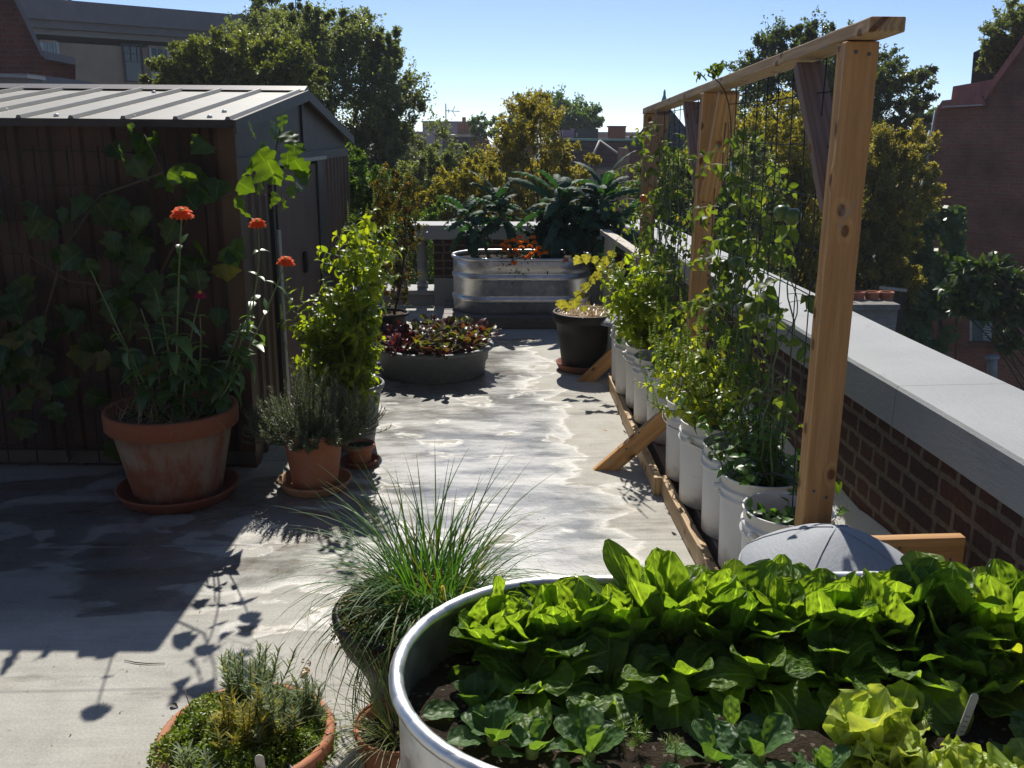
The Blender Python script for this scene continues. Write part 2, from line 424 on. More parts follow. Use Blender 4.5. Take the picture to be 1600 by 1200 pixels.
def m_wood(name, a=(.46, .235, .085), b=(.60, .34, .135), grey=(.25, .24, .23), gw=.5, knots=True):
    t = NT(name); o = t.n('TexCoord').outputs['Object']; ri = t.n('ObjectInfo').outputs['Random']
    v = t.n('VectorMath', {0: o, 1: t.comb(t.math('MULTIPLY', ri, 31.), t.math('MULTIPLY', ri, 7.), t.math('MULTIPLY', ri, 3.))}, operation='ADD').outputs[0]
    # growth rings bending round knots
    vs = t.sep(v); kn = t.n('TexVoronoi', {'Vector': t.comb(t.math('MULTIPLY', vs[0], 5.2), t.math('MULTIPLY', t.math('ADD', vs[1], vs[2]), 8.)), 'Scale': 1.0, 'Randomness': 1.0}, feature='F1', voronoi_dimensions='2D')
    kd = kn.outputs[0]
    bend = t.mr(kd, .26, .05, 0, 1)
    g = t.vec(v, (1.2, 26, 26))
    gv = t.n('VectorMath', {0: g, 1: t.comb(0., t.math('MULTIPLY', bend, .35), t.math('MULTIPLY', bend, .35))}, operation='ADD').outputs[0]
    w = t.n('TexWave', {'Vector': gv, 'Scale': .55, 'Distortion': 6., 'Detail': 3., 'Detail Scale': 1.2}, bands_direction='Y').outputs[1]
    fine = t.noise(t.vec(v, (6, 160, 160)), 1., 4)
    c = t.mix(w, a, b)
    c = t.mix(1, c, t.ramp(fine, [(.3, .82), (.7, 1.1)]), 'MULTIPLY')
    if knots:
        c = t.mix(t.math('MULTIPLY', t.mr(kd, .10, .075, 0, 1), .95), c, (.10, .035, .012))
        c = t.mix(t.math('MULTIPLY', t.mr(kd, .20, .09, 0, 1), .4), c, (.26, .11, .035))
    st = t.mr(t.noise(t.vec(v, (2.5, 5, 5)), 2.4, 6, .68), .60, .68, 0, 1)
    c = t.mix(t.math('MULTIPLY', st, gw), c, grey)
    c = t.mix(1, c, t.ramp(ri, [(0, .82), (1, 1.12)]), 'MULTIPLY')
    return t.p(col=c, rough=.62, nrm=t.bump(t.math('ADD', fine, w), .25, .002), spec=.35)

def m_galv():
    t = NT('galvanised_steel'); v = t.obj()
    vo = t.n('TexVoronoi', {'Vector': v, 'Scale': 32.}, feature='F1').outputs[1]
    sp = t.sep(vo)[0]; f = t.noise(v, 6, 4)
    c = t.mix(sp, (.66, .67, .67), (.82, .82, .80))
    c = t.mix(1, c, t.ramp(f, [(.3, .8), (.7, 1.1)]), 'MULTIPLY')
    ro = t.math('ADD', t.math('MULTIPLY', sp, .12), t.math('MULTIPLY_ADD', f, .2, .24))
    return t.p(col=c, metal=.92, rough=ro, nrm=t.bump(t.math('ADD', f, t.math('MULTIPLY', sp, .1)), .06, .004))

def m_terra(name, a, b, stain, sw, rim=None):
    t = NT(name); v = t.obj(); f = t.noise(v, 60, 4); g = t.noise(t.vec(v, (1, 1, .45)), 7, 6, .65)
    c = t.mix(f, a, b)
    if sw: c = t.mix(t.math('MULTIPLY', t.mr(g, .38, .62, 0, 1), sw), c, stain)
    if rim:   # bare clay where the rim is thick, bloom below
        z = t.sep(v)[2]
        c = t.mix(t.mr(t.math('ADD', z, t.math('MULTIPLY', g, .05)), rim-.005, rim+.03, 0, 1), c, t.mix(f, a, b))
    return t.p(col=c, rough=.8, nrm=t.bump(t.math('ADD', f, g), .25, .003), spec=.3)

def m_soil(name, a=(.018, .013, .009), b=(.06, .042, .028), spk=(.3, .26, .2), amt=.5):
    t = NT(name); v = t.obj(); f = t.noise(v, 60, 6, .7); vo = t.n('TexVoronoi', {'Vector': v, 'Scale': 130.}).outputs[1]
    c = t.mix(f, a, b); k = t.mr(t.sep(vo)[0], .93, .96, 0, amt)
    c = t.mix(k, c, spk)
    return t.p(col=c, rough=.95, nrm=t.bump(f, 1., .02), spec=.2)

def m_ribmetal(name, c, rough=.5, dirt=.3):
    t = NT(name); v = t.obj(); f = t.noise(t.vec(v, (3, 3, .7)), 3, 5); g = t.noise(v, 70, 3)
    col = t.mix(1, c, t.ramp(f, [(.3, 1-dirt), (.7, 1.1)]), 'MULTIPLY')
    return t.p(col=col, rough=rough, nrm=t.bump(g, .05, .002))

def m_bucket():
    t = NT('white_plastic'); v = t.obj(); z = t.sep(v)[2]; f = t.noise(v, 14, 5, .65); sc = t.noise(t.vec(v, (3, 3, 40)), 3, 4)
    c = t.mix(t.math('MULTIPLY', t.mr(t.math('ADD', z, t.math('MULTIPLY', f, -.22)), .06, -.02, 0, 1), .6), (.72, .71, .68), (.33, .27, .2))
    c = t.mix(t.math('MULTIPLY', t.mr(t.noise(v, 9, 6, .75), .62, .72, 0, 1), .35), c, (.42, .38, .32))
    c = t.mix(t.math('MULTIPLY', t.mr(sc, .64, .68, 0, 1), .3), c, (.5, .49, .47))
    return t.p(col=c, rough=.45, nrm=t.bump(f, .04, .004))

def m_coping(name, c=(.315, .325, .33), seam=False):
    t = NT(name); v = t.obj(); br = t.noise(t.vec(v, (30, 4, 30)), 3, 5, .65); g = t.noise(v, 2.2, 5); f = t.noise(v, 160, 3)
    col = t.mix(1, c, t.ramp(g, [(.3, .88), (.7, 1.06)]), 'MULTIPLY')
    col = t.mix(1, col, t.ramp(f, [(.3, .9), (.7, 1.06)]), 'MULTIPLY')
    if seam:
        y = t.sep(v)[1]; fy = t.math('FRACT', t.math('MULTIPLY_ADD', y, 1/1.27, t.math('MULTIPLY', g, .004)))
        col = t.mix(t.math('MULTIPLY', t.mr(t.math('ABSOLUTE', t.math('SUBTRACT', fy, .42)), .006, .002), .55), col, (.14, .14, .14))
        dk = t.mr(t.noise(t.vec(v, (1, .6, 3)), 4.5, 6, .7), .60, .70, 0, 1); col = t.mix(t.math('MULTIPLY', dk, .35), col, (.17, .165, .155))
    return t.p(col=col, rough=.7, nrm=t.bump(t.math('ADD', br, t.math('MULTIPLY', f, .3)), .45, .004))

def m_shingle(name, a, b):
    t = NT(name); v = t.obj(); s = t.sep(v)
    br = t.n('TexBrick', {'Vector': t.comb(t.math('ADD', s[0], s[1]), s[2]), 'Color1': a+(1,), 'Color2': b+(1,), 'Mortar': tuple(q*.5 for q in a)+(1,), 'Scale': 1., 'Brick Width': .4, 'Row Height': .25, 'Mortar Size': .02})
    return t.p(col=br.outputs[0], rough=.8)

M = dict(
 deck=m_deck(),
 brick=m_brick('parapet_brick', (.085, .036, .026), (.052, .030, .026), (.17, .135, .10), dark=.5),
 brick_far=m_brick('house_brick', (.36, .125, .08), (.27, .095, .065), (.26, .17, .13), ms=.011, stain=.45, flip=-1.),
 brick_l=m_brick('gable_brick', (.19, .065, .045), (.14, .055, .04), (.17, .09, .07), stain=.5),
 coping=m_coping('coping_paint', seam=True), membrane=m_coping('white_membrane', (.62, .62, .60)),
 ledge=m_coping('grey_ledge_paint', (.30, .30, .31)), vent=m_coping('vent_paint', (.31, .33, .355)),
 wood=m_wood('pine'), wood2=m_wood('weathered_pine', (.40, .25, .12), (.55, .38, .2), gw=.75), woodgrey=m_wood('grey_board', (.23, .15, .11), (.30, .20, .15), (.14, .15, .18), .9),
 slab=m_wood('wet_timber', (.11, .095, .085), (.16, .14, .12), (.08, .08, .08), .6, False),
 bleached=m_wood('bleached_board', (.42, .36, .29), (.55, .49, .41), (.40, .39, .38), .7),
 galv=m_galv(),
 terra=m_terra('terracotta', (.40, .15, .075), (.50, .20, .10), (.42, .34, .27), .18),
 terra_old=m_terra('limed_terracotta', (.22, .07, .032), (.27, .095, .045), (.30, .235, .18), .9, .36),
 terra_dk=m_terra('saucer_clay', (.21, .06, .032), (.26, .08, .042), (.2, .16, .13), .25),
 terra_lt=m_terra('mossy_saucer_clay', (.50, .24, .13), (.55, .30, .18), (.12, .12, .05), .5),
 blackpot=simple('black_resin', (.016, .013, .011), .55, var=.4, spec=.4), brownpot=simple('dark_brown_glaze', (.016, .011, .009), .5, var=.4, spec=.25),
 greypot=simple('grey_resin', (.17, .185, .19), .55, var=.2), rimgrey=simple('pale_grey_resin', (.22, .23, .24), .5),
 white=m_bucket(),
 soil=m_soil('potting_soil'), straw=m_soil('straw_mulch', (.20, .09, .04), (.42, .22, .10), (.75, .6, .4), .8), drysoil=m_soil('dry_mulch', (.05, .035, .025), (.15, .11, .07), (.35, .3, .2), .7),
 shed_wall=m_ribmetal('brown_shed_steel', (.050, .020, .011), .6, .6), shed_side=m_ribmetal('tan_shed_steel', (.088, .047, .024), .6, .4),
 shed_roof=m_ribmetal('shed_roof_steel', (.27, .255, .215), .5, .08), shed_trim=m_ribmetal('shed_trim_steel', (.082, .067, .052), .6, .2), shed_dark=simple('shed_dark_trim', (.025, .023, .024), .5),
 ridge=m_ribmetal('ridge_cap_steel', (.13, .11, .11), .5, .2), jamb=simple('pale_trim', (.30, .28, .25), .5),
 wire=simple('rusty_wire', (.018, .014, .012), .6), black=simple('black_rubber', (.012, .012, .013), .4), screw=simple('white_screw_cap', (.75, .73, .68), .4),
 tag_w=simple('white_plant_tag', (.62, .60, .55), .5, var=.08), ink=simple('pencil_mark', (.08, .08, .09), .7),
 bark=simple('bark', (.055, .042, .032), .9, sc=14, bump=.6), stem_g=simple('green_stem', (.11, .15, .05), .55), stem_b=simple('brown_stem', (.07, .05, .032), .7), stem_k=simple('kale_stalk', (.17, .19, .14), .5), stem_r=simple('beet_stalk', (.17, .012, .03), .45),
 orange=leafmat('zinnia_orange', (.72, .10, .018), (.82, .15, .03), (1.2, 1.0, .9), .35, .7, .1, vein=0), magenta=leafmat('zinnia_magenta', (.40, .01, .06), (.45, .015, .08), (1.2, 1, 1), .35, .5, vein=0),
 marig=leafmat('marigold_orange', (.85, .25, .010), (.90, .34, .016), (1.2, 1, .8), .35, .5, vein=0), yellow=simple('flower_eye', (.6, .35, .03), .6),
 lettuce=leafmat('lettuce_leaf', (.068, .140, .022), (.135, .225, .040), (2.7, 2.4, .6), .57, .42, .35, .55, bump=.9, bsc=(11, 4)),
 lettuce_lt=leafmat('pale_lettuce_leaf', (.30, .42, .07), (.42, .50, .11), (1.45, 1.35, .6), .45, .42, .4, .35, bump=.4),
 spinach=leafmat('spinach_leaf', (.055, .12, .042), (.095, .175, .06), (2.6, 2.4, .5), .4, .48, .35, .3, bump=.45, bsc=(7, 2.5)),
 dill=leafmat('dill_frond', (.12, .22, .03), (.2, .3, .04), vein=0),
 vine=leafmat('grape_leaf', (.022, .055, .010), (.045, .09, .014), (3.4, 2.8, .35), .5, .42, .5, .35, (.20, .15, .035)), vine_y=leafmat('yellow_vine_leaf', (.22, .24, .05), (.32, .32, .08), (1.5, 1.35, .45), .5, .5, .35, .4),
 basil=leafmat('basil_leaf', (.075, .14, .02), (.14, .21, .03), (3.6, 2.8, .4), .6, .36, .45, .25), basil2=leafmat('lime_basil_leaf', (.15, .23, .035), (.24, .32, .055), (2.6, 2.1, .45), .55, .36, .5, .25), spike=leafmat('basil_spike', (.22, .30, .08), (.32, .38, .13), vein=0),
 zin=leafmat('zinnia_leaf', (.05, .10, .03), (.09, .16, .045), (2.2, 2.2, .5), .4, .36, .6, .3),
 tomato=leafmat('tomato_leaf', (.045, .085, .026), (.09, .135, .038), (2.6, 2.3, .5), .5, .5, .35, .3, (.17, .16, .05)),
 pea=leafmat('pea_leaf', (.05, .13, .025), (.085, .18, .035), (2.2, 2.1, .5), .45, .38, .5, .25),
 rosemary=leafmat('rosemary_needle', (.08, .105, .055), (.16, .19, .11), (1.6, 1.7, .7), .3, .45, .5, 0), lavender_y=leafmat('yellowing_needle', (.17, .21, .09), (.42, .36, .06), (1.6, 1.5, .5), .4, .5, .3, 0), lavender=leafmat('lavender_needle', (.17, .22, .125), (.27, .32, .19), (1.5, 1.6, .7), .3, .5, .4, 0, (.42, .33, .03)),
 moss=leafmat('sedum_leaf', (.10, .17, .02), (.19, .26, .035), (1.8, 1.8, .4), .35, .45, .4, 0, (.22, .2, .05)), thyme=leafmat('thyme_leaf', (.085, .10, .035), (.16, .17, .055), (1.6, 1.6, .5), .35, .5, .4, 0, (.2, .14, .05)),
 chive=leafmat('chive_blade', (.038, .105, .026), (.075, .155, .034), (2.2, 2.3, .5), .38, .5, .3, 0, (.30, .22, .05)), grass=leafmat('dry_grass_blade', (.08, .13, .035), (.16, .19, .06), (1.6, 1.6, .5), .3, .45, .45, 0, (.34, .26, .1)), hay=leafmat('straw_stalk', (.26, .17, .08), (.42, .29, .15), vein=0, tw=.2),
 beet=leafmat('beet_leaf', (.085, .010, .018), (.055, .078, .022), (2.4, 2.0, .6), .42, .38, .4, .4, (.15, .16, .035)), redleaf=leafmat('red_leaf', (.07, .014, .018), (.12, .02, .024), (1.8, 1, .7), .35, .4, .5, .2),
 kale=leafmat('kale_leaf', (.024, .058, .038), (.046, .092, .056), (1.4, 2.2, .5), .22, .6, .12, .4, bump=.3, bsc=(22, 4)),
 shrub=leafmat('turning_shrub_leaf', (.05, .075, .018), (.12, .12, .022), (2.0, 1.6, .4), .4, .45, .4, 0, (.30, .13, .03)), bush=leafmat('bush_leaf', (.04, .095, .02), (.085, .15, .03), (2.2, 2.0, .4), .45, .38, .6, 0),
 oak=leafmat('oak_leaf', (.065, .09, .042), (.13, .16, .075), (2.3, 2.2, .9), .52, .42, .5, 0), oak_o=leafmat('olive_leaf', (.07, .10, .028), (.14, .165, .05), (2.2, 2.1, .6), .45, .45, .5, 0), gold=leafmat('gold_leaf', (.13, .13, .034), (.28, .25, .07), (1.9, 1.75, .6), .52, .45, .4, 0), gold2=leafmat('yellow_green_leaf', (.13, .14, .03), (.27, .245, .05), (1.9, 1.75, .5), .5, .45, .4, 0),
 darkgreen=leafmat('dark_tree_leaf', (.045, .068, .026), (.09, .12, .045), (2.2, 2.1, .6), .42, .4, .5, 0), magnolia=leafmat('magnolia_leaf', (.035, .065, .02), (.07, .115, .03), (1.8, 1.8, .5), .25, .42, .5, 0), ivy=leafmat('ivy_leaf', (.05, .095, .026), (.085, .14, .04), (2, 2, .5), .35, .4, .5, 0),
 tan=m_coping('tan_stucco', (.36, .28, .20)), cornice=m_coping('cornice_stone', (.19, .18, .185)), pane=simple('window_glass', (.10, .15, .16), .08, spec=.8), sash=simple('pale_sash', (.45, .47, .45), .6), darkpane=simple('dark_glass', (.012, .014, .018), .12, spec=.7), frame_d=simple('dark_window_frame', (.05, .045, .045), .6),
 pent=m_coping('penthouse_metal', (.33, .37, .42)), copper=m_ribmetal('red_flashing', (.40, .125, .095), .55, .3), slate=m_shingle('slate_roof', (.035, .034, .045), (.05, .045, .055)), slate_g=m_shingle('green_slate', (.05, .075, .075), (.07, .09, .09)), redroof=m_shingle('red_tile_roof', (.055, .02, .022), (.08, .03, .03)),
 clay=simple('chimney_clay', (.36, .12, .06), .8), stonegrey=m_brick('grey_chimney_stone', (.30, .28, .25), (.25, .24, .22), (.33, .31, .28)), cream=simple('cream_board', (.42, .40, .33), .7), lilac=simple('lilac_wall', (.30, .22, .28), .8), teal=simple('copper_ridge', (.12, .33, .30), .6), darkwood=simple('dark_timber', (.03, .022, .022), .8), steel=simple('aerial_steel', (.10, .10, .11), .5), asphalt=simple('street_ground', (.06, .065, .05), .9, sc=3), lightroof=simple('light_flat_roof', (.5, .46, .42), .7), pipe=simple('grey_pipe', (.26, .28, .30), .5),
 tomg=simple('green_tomato', (.09, .14, .03), .3, var=.1), tomr=simple('ripening_tomato', (.5, .12, .02), .3, var=.1), deadleaf=leafmat('dead_leaf', (.20, .12, .06), (.3, .2, .1), vein=.2), petal=leafmat('fallen_petal', (.75, .3, .02), (.75, .3, .02), vein=0),
)
# ------------------------------------------------------------------ ground and roof deck
mb = MB(); g = 900.
mb.add([[-g,-g,-10],[g,-g,-10],[g,g,-10],[-g,g,-10]], np.array([[0,1,2,3]]))
struct(mb.build('street_ground', M['asphalt']))
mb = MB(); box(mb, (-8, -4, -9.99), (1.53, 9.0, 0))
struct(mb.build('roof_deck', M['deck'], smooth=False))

# ------------------------------------------------------------------ parapets
rp = thing('parapet_wall', 'long brick parapet under a broad grey coping behind the wooden trellis', 'wall', (1.7, 3, 0))
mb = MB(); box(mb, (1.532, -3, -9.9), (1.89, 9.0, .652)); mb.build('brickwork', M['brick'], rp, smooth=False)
mb = MB()
n = 90; ys = np.linspace(-3, 9.42, n)
prof = np.array([[1.507, .650], [1.505, .655], [1.505, .788], [1.513, .800], [1.905, .806], [1.915, .79], [1.915, .65]])
v = np.zeros((n, len(prof), 3)); v[:, :, 0] = prof[None, :, 0] + (vnoise(ys, ys*0, 1.5, 3)-.5)[:, None]*.006
v[:, :, 2] = prof[None, :, 1] + (vnoise(ys, ys*0+9, 1.3, 5)-.5)[:, None]*.008; v[:, :, 1] = ys[:, None]
k = len(prof); i, j = np.meshgrid(np.arange(n-1), np.arange(k), indexing='ij')
mb.add(v.reshape(-1, 3), [np.stack([i*k+j, i*k+(j+1) % k, (i+1)*k+(j+1) % k, (i+1)*k+j], -1).reshape(-1, 4), np.arange(k)[None], (np.arange(k)[::-1]+(n-1)*k)[None]])
mb.build('coping', M['coping'], rp, smooth=False)
mb = MB(); n = 160; ys = np.linspace(-2.5, 8.9, n); zt = .21+.05*vnoise(ys, ys*0, 3, 2)+.012*vnoise(ys, ys*0, 30, 8)
v = np.zeros((n, 4, 3)); v[:, :, 1] = ys[:, None]; v[:, 0] [:, [0, 2]] = 0
v[:, 0, 0] = 1.40; v[:, 0, 2] = .004; v[:, 1, 0] = 1.50; v[:, 1, 2] = .05; v[:, 2, 0] = 1.524; v[:, 2, 2] = zt; v[:, 3, 0] = 1.535; v[:, 3, 2] = zt+.004
k = 4; i, j = np.meshgrid(np.arange(n-1), np.arange(k-1), indexing='ij')
mb.add(v.reshape(-1, 3), np.stack([i*k+j, i*k+j+1, (i+1)*k+j+1, (i+1)*k+j], -1).reshape(-1, 4))
mb.build('flashing', M['membrane'], rp)

fp = thing('parapet_wall', 'far cross parapet with brick panel and stone balusters behind the oblong metal tank', 'wall', (-.5, 9.1, 0))
mb = MB(); box(mb, (-5, 8.97, .645), (1.50, 9.38, .782)); mb.build('coping', M['ledge'], fp, smooth=False, bevel=.012)
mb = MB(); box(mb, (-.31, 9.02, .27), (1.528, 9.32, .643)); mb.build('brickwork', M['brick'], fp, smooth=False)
mb = MB(); box(mb, (-.31, 8.985, 0), (1.528, 9.35, .268)); box(mb, (-5, 9.02, 0), (-.312, 9.33, .10)); box(mb, (-5, 8.99, .102), (-.314, 9.36, .152)); mb.build('base_ledge', M['ledge'], fp, smooth=False, bevel=.008)
bal = None
for q in range(12):
    if bal is None:
        mb = MB(); lathe(mb, [(0, 0), (.055, 0), (.055, .05), (.035, .06), (.045, .10), (.05, .17), (.052, .20), (.042, .215), (.055, .235), (.042, .25), (.055, .28), (.05, .34), (.032, .43), (.03, .455), (.055, .46), (.055, .489), (0, .489)], n=20)
        bal = mb.build('baluster', M['ledge'], fp); b = bal
    else:
        b = bal.copy(); COL.objects.link(b); b.parent = fp
    b.location = Vector((-.43-.2*q, 9.17, .154)) - Vector(fp.location)

sky_blocker = thing('brick_house', 'added unseen dark brick wall with a door behind the camera, blocking sky light', 'building', (0, -2.6, 0))  # unseen wall, added to keep sky light off camera-facing surfaces
mb = MB(); box(mb, (-8, -3.2, .001), (2.4, -2.6, 6.5)); mb.build('wall', M['brick'], sky_blocker, smooth=False)
mb = MB(); box(mb, (-.5, -2.598, .02), (.45, -2.56, 2.1)); d_ = mb.build('door', M['shed_dark'], sky_blocker, smooth=False, bevel=.01)
mb = MB(); box(mb, (.34, -2.558, 1.0), (.37, -2.52, 1.12)); mb.build('handle', M['steel'], d_, smooth=False)

# ------------------------------------------------------------------ garden shed
C0 = np.array([-1.08, 4.5]); ge = np.array([.053, .9986]); ee = np.array([-.9986, .053])
def S(a, b, z): p = C0+ee*a+ge*b; return np.array([p[0], p[1], z])
SA = 3.6   # length along the eave
shed = thing('garden_shed', 'low brown metal garden shed with ribbed pale roof on the left of the deck', 'shed', tuple(S(1.2, 1.4, 0)))
def zr(b): return 1.685+(b+.1)*(1.875-1.685)/1.55 if b <= 1.45 else 1.875-(b-1.45)*(1.875-1.60)/1.55
def sbox(mb, a0, a1, b0, b1, z0, z1, mat=0):
    v = np.array([S(a, b, z) for a in (a0, a1) for b in (b0, b1) for z in (z0, z1)]); f = BOXF[:, ::-1]
    mb.add(v, f, mat=mat)
# front wall: pressed vertical ribs
mb = MB(); aa = []; a = 0.
while a < SA: aa += [(a, 0), (a+.085, 0), (a+.10, -.014), (a+.135, -.014), (a+.15, 0)]; a += .15
v = np.array([[S(p, q, .0), S(p, q, 1.66)] for p, q in aa]).reshape(-1, 3); n = len(aa)
i = np.arange(n-1); mb.add(v, np.stack([i*2, i*2+2, i*2+3, i*2+1], 1))
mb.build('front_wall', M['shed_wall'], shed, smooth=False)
mb = MB(); sbox(mb, -.02, SA, -.03, -.016, .02, .085); mb.build('base_rail', M['shed_trim'], shed, smooth=False)
# side wall with ribs both sides of the door
bb = []; b = 0.
while b < 2.88:
    bb += [(b, 0), (b+.07, 0), (b+.085, .014), (b+.115, .014), (b+.13, 0)]; b += .13
bb = [(p, q) for p, q in bb if not (.60 < p < 1.93)]
for lo, hi in ((0, .6), (1.93, 3)):
    s_ = [(p, q) for p, q in bb if lo <= p <= hi]; v = np.array([[S(-q, p, .0), S(-q, p, 1.50)] for p, q in s_]).reshape(-1, 3); i = np.arange(len(s_)-1)
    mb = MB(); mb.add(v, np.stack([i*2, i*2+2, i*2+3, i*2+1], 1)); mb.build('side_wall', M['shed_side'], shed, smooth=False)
mb = MB(); poly_extrude(mb, [S(0, -.02, 1.50), S(0, 2.92, 1.50), S(0, 2.92, zr(2.92)-.02), S(0, 1.45, zr(1.45)-.02), S(0, -.02, zr(-.02)-.02)], S(.02, 0, 0)-S(0, 0, 0)); mb.build('gable_panel', M['shed_trim'], shed, smooth=False)
mb = MB(); sbox(mb, -.015, .0, 1.43, 1.455, 1.5, 1.84); sbox(mb, -.02, .0, -.02, 2.92, 1.46, 1.52); mb.build('gable_seam', M['shed_dark'], shed, smooth=False)
dr = MB(); sbox(dr, -.016, .01, .70, 1.74, .06, 1.44); door = dr.build('door', M['shed_side'], shed, smooth=False)
mb = MB(); sbox(mb, -.045, -.017, 1.25, 1.30, .80, .93); mb.build('handle', M['black'], door, smooth=False, bevel=.006)
mb = MB(); sbox(mb, -.03, .01, 1.742, 1.93, .0, 1.458); mb.build('door_frame', M['shed_dark'], shed, smooth=False)
mb = MB(); sbox(mb, -.02, .01, .60, .64, 0, 1.458); mb.build('door_frame', M['shed_dark'], shed, smooth=False)
mb = MB(); sbox(mb, -.03, .012, .642, .698, .0, 1.12); mb.build('jamb_strip', M['jamb'], shed, smooth=False)
mb = MB(); sbox(mb, -.05, .012, .58, 1.95, 1.462, 1.485); mb.build('door_track', M['jamb'], shed, smooth=False)
mb = MB(); sbox(mb, -.022, .06, -.022, .0, 0, 1.66); sbox(mb, -.022, -.001, .0, .06, 0, 1.5); mb.build('corner_post', M['shed_side'], shed, smooth=False)
# roof
def roofpanel(b0, b1, name):
    mb = MB(); t = .012
    for (p0, p1) in ((-.04, SA),):
        v = np.array([S(p0, b0, zr(b0)), S(p1, b0, zr(b0)), S(p1, b1, zr(b1)), S(p0, b1, zr(b1))]); poly_extrude(mb, v, (0, 0, -t))
    o = mb.build(name, M['shed_roof'], shed, smooth=False)
    mr_ = MB(); a = -.03
    while a < SA:
        p = [(a, 0), (a+.008, .017), (a+.022, .017), (a+.030, 0)]
        q0 = np.array([S(x, b0+.01*np.sign(b1-b0), zr(b0)+z+.002) for x, z in p]); q1 = np.array([S(x, b1-.05*np.sign(b1-b0), zr(b1-.05*np.sign(b1-b0))+z+.002) for x, z in p])
        mr_.add(np.concatenate([q0, q1]), [np.array([[0,1,5,4],[1,2,6,5],[2,3,7,6],[0,3,7,4]]), np.array([[0,3,2,1],[4,5,6,7]])]); a += .236
    mr_.build('rib', M['shed_roof'], o, smooth=False)
    return o
rf = roofpanel(-.1, 1.45, 'roof_slope'); roofpanel(3.0, 1.45, 'roof_slope')
for s_ in range(8):
    for bq in (.25+.5*(s_ % 3), .02):
        mb = MB(); p = S(.10+.236*s_*1.5, bq, zr(bq)); lathe(mb, [(.014, 0), (.012, .008), (.006, .013), (0, .014)], p, n=10); mb.build('screw_cap', M['screw'], rf)
mb = MB(); poly_extrude(mb, [S(-.05, 1.36, zr(1.36)+.012), S(-.05, 1.45, zr(1.45)+.03), S(-.05, 1.54, zr(1.54)+.012), S(-.05, 1.45, zr(1.45)+.004)], S(SA, 0, 0)-S(-.05, 0, 0)); mb.build('ridge_cap', M['ridge'], shed, smooth=False)
mb = MB(); sbox(mb, -.045, SA, -.118, -.101, 1.655, 1.69); mb.build('eave_trim', M['shed_dark'], shed, smooth=False)
mb = MB()
for b0, b1 in ((-.11, 1.45), (1.45, 3.02)):
    poly_extrude(mb, [S(-.042, b0, zr(b0)-.055), S(-.042, b1, zr(b1)-.055), S(-.042, b1, zr(b1)+.006), S(-.042, b0, zr(b0)+.006)], S(-.058, 0, 0)-S(-.042, 0, 0))
mb.build('rake_trim', M['shed_trim'], shed, smooth=False)
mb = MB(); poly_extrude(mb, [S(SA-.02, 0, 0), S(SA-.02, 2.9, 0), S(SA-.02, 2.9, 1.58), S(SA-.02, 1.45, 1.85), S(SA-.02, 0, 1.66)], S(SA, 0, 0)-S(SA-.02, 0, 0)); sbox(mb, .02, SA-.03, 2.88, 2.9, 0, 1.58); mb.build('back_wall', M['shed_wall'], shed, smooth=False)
# wire panels fixed before the front wall
wt = thing('wire_trellis', 'rusty square wire mesh standing against the brown shed wall', 'trellis', tuple(S(1.2, -.05, 0)))
mb = MB()
for a in np.arange(.30, 3.5, .152):
    w = RS.normal(0, .006, 4); tube(mb, [S(a+w[0], -.05+w[1]*.5, .03), S(a+w[1], -.045, .6), S(a+w[2], -.05, 1.1), S(a+w[3], -.05, 1.57)], .0033, 5)
for z in np.arange(.12, 1.6, .158):
    tube(mb, [S(a, -.053+RS.normal(0, .003), z+RS.normal(0, .006)) for a in np.linspace(.28, 3.5, 9)], .0033, 5)
mb.build('mesh', M['wire'], wt)

# ------------------------------------------------------------------ timber trellis
bx = lambda y: 1.0+.035*(y-2.4)
bz = lambda y: 1.895-.0351*(y-2.4)
tr = thing('timber_trellis', 'tall pine trellis frame with wire mesh beside the parapet', 'trellis', (1.1, 4.3, 0))
board('beam', (bx(2.4)+.0445, 2.4, bz(2.4)+.0185), (bx(6.14)+.0445, 6.14, bz(6.14)+.0185), .089, .037, (0, 0, 1), M['wood2'], tr)
def post(y, x0, x1, m):
    zt = bz(y)-.002
    o = board('post', (x0, y+.019, 0.005), (x1, y+.019, zt), .037, .089, (1, 0, 0), m, tr)
    o2 = board('post', (x0+.003, y+.058, 0.005), (x1+.003, y+.058, zt-.002), .037, .089, (1, 0, 0), m, tr)
post(2.55, 1.058, 1.049, M['wood']); post(4.30, 1.105, 1.108, M['wood']); post(6.02, 1.185, 1.171, M['wood'])
def yz(name, x0, y0, z0, x1, y1, z1, m, w=.087):
    board(name, (x0, y0, z0), (x1, y1, z1), w, .037, np.cross((1, 0, 0), np.array([x1-x0, y1-y0, z1-z0])), m, tr)
yz('brace', 1.067, 3.00, 1.855, 1.066, 2.665, 1.44, M['woodgrey'])
yz('brace', 1.103, 4.02, 1.815, 1.112, 4.27, 1.36, M['wood'])
yz('brace', 1.128, 4.78, 1.79, 1.120, 4.405, 1.36, M['woodgrey'])
yz('brace', 1.155, 5.60, 1.76, 1.170, 5.99, 1.33, M['woodgrey'])
board('strut', (.655, 4.41, -.045), (1.12, 4.41, .385), .037, .089, (-1, 0, 1), M['wood'], tr)
board('strut', (.775, 6.13, -.045), (1.17, 6.13, .36), .037, .089, (-1, 0, 1), M['wood'], tr)
board('wall_brace', (1.02, 2.528, .425), (1.503, 2.528, .432), .037, .10, (0, 0, 1), M['wood'], tr)
def screw(p, d):
    p, d = np.array(p), np.array(d, float); mb = MB(); tube(mb, [p-d*.004, p+d*.0015], .0052, 10); mb.build('screw', M['steel'], tr)
for x, z in ((1.03, 1.86), (1.066, 1.855), (1.035, .62), (1.075, .60), (1.085, .44), (1.04, .42)): screw((x, 2.55, z), (0, -1, 0))
for x, z in ((1.30, .45), (1.46, .41)): screw((x, 2.5095, z), (0, -1, 0))
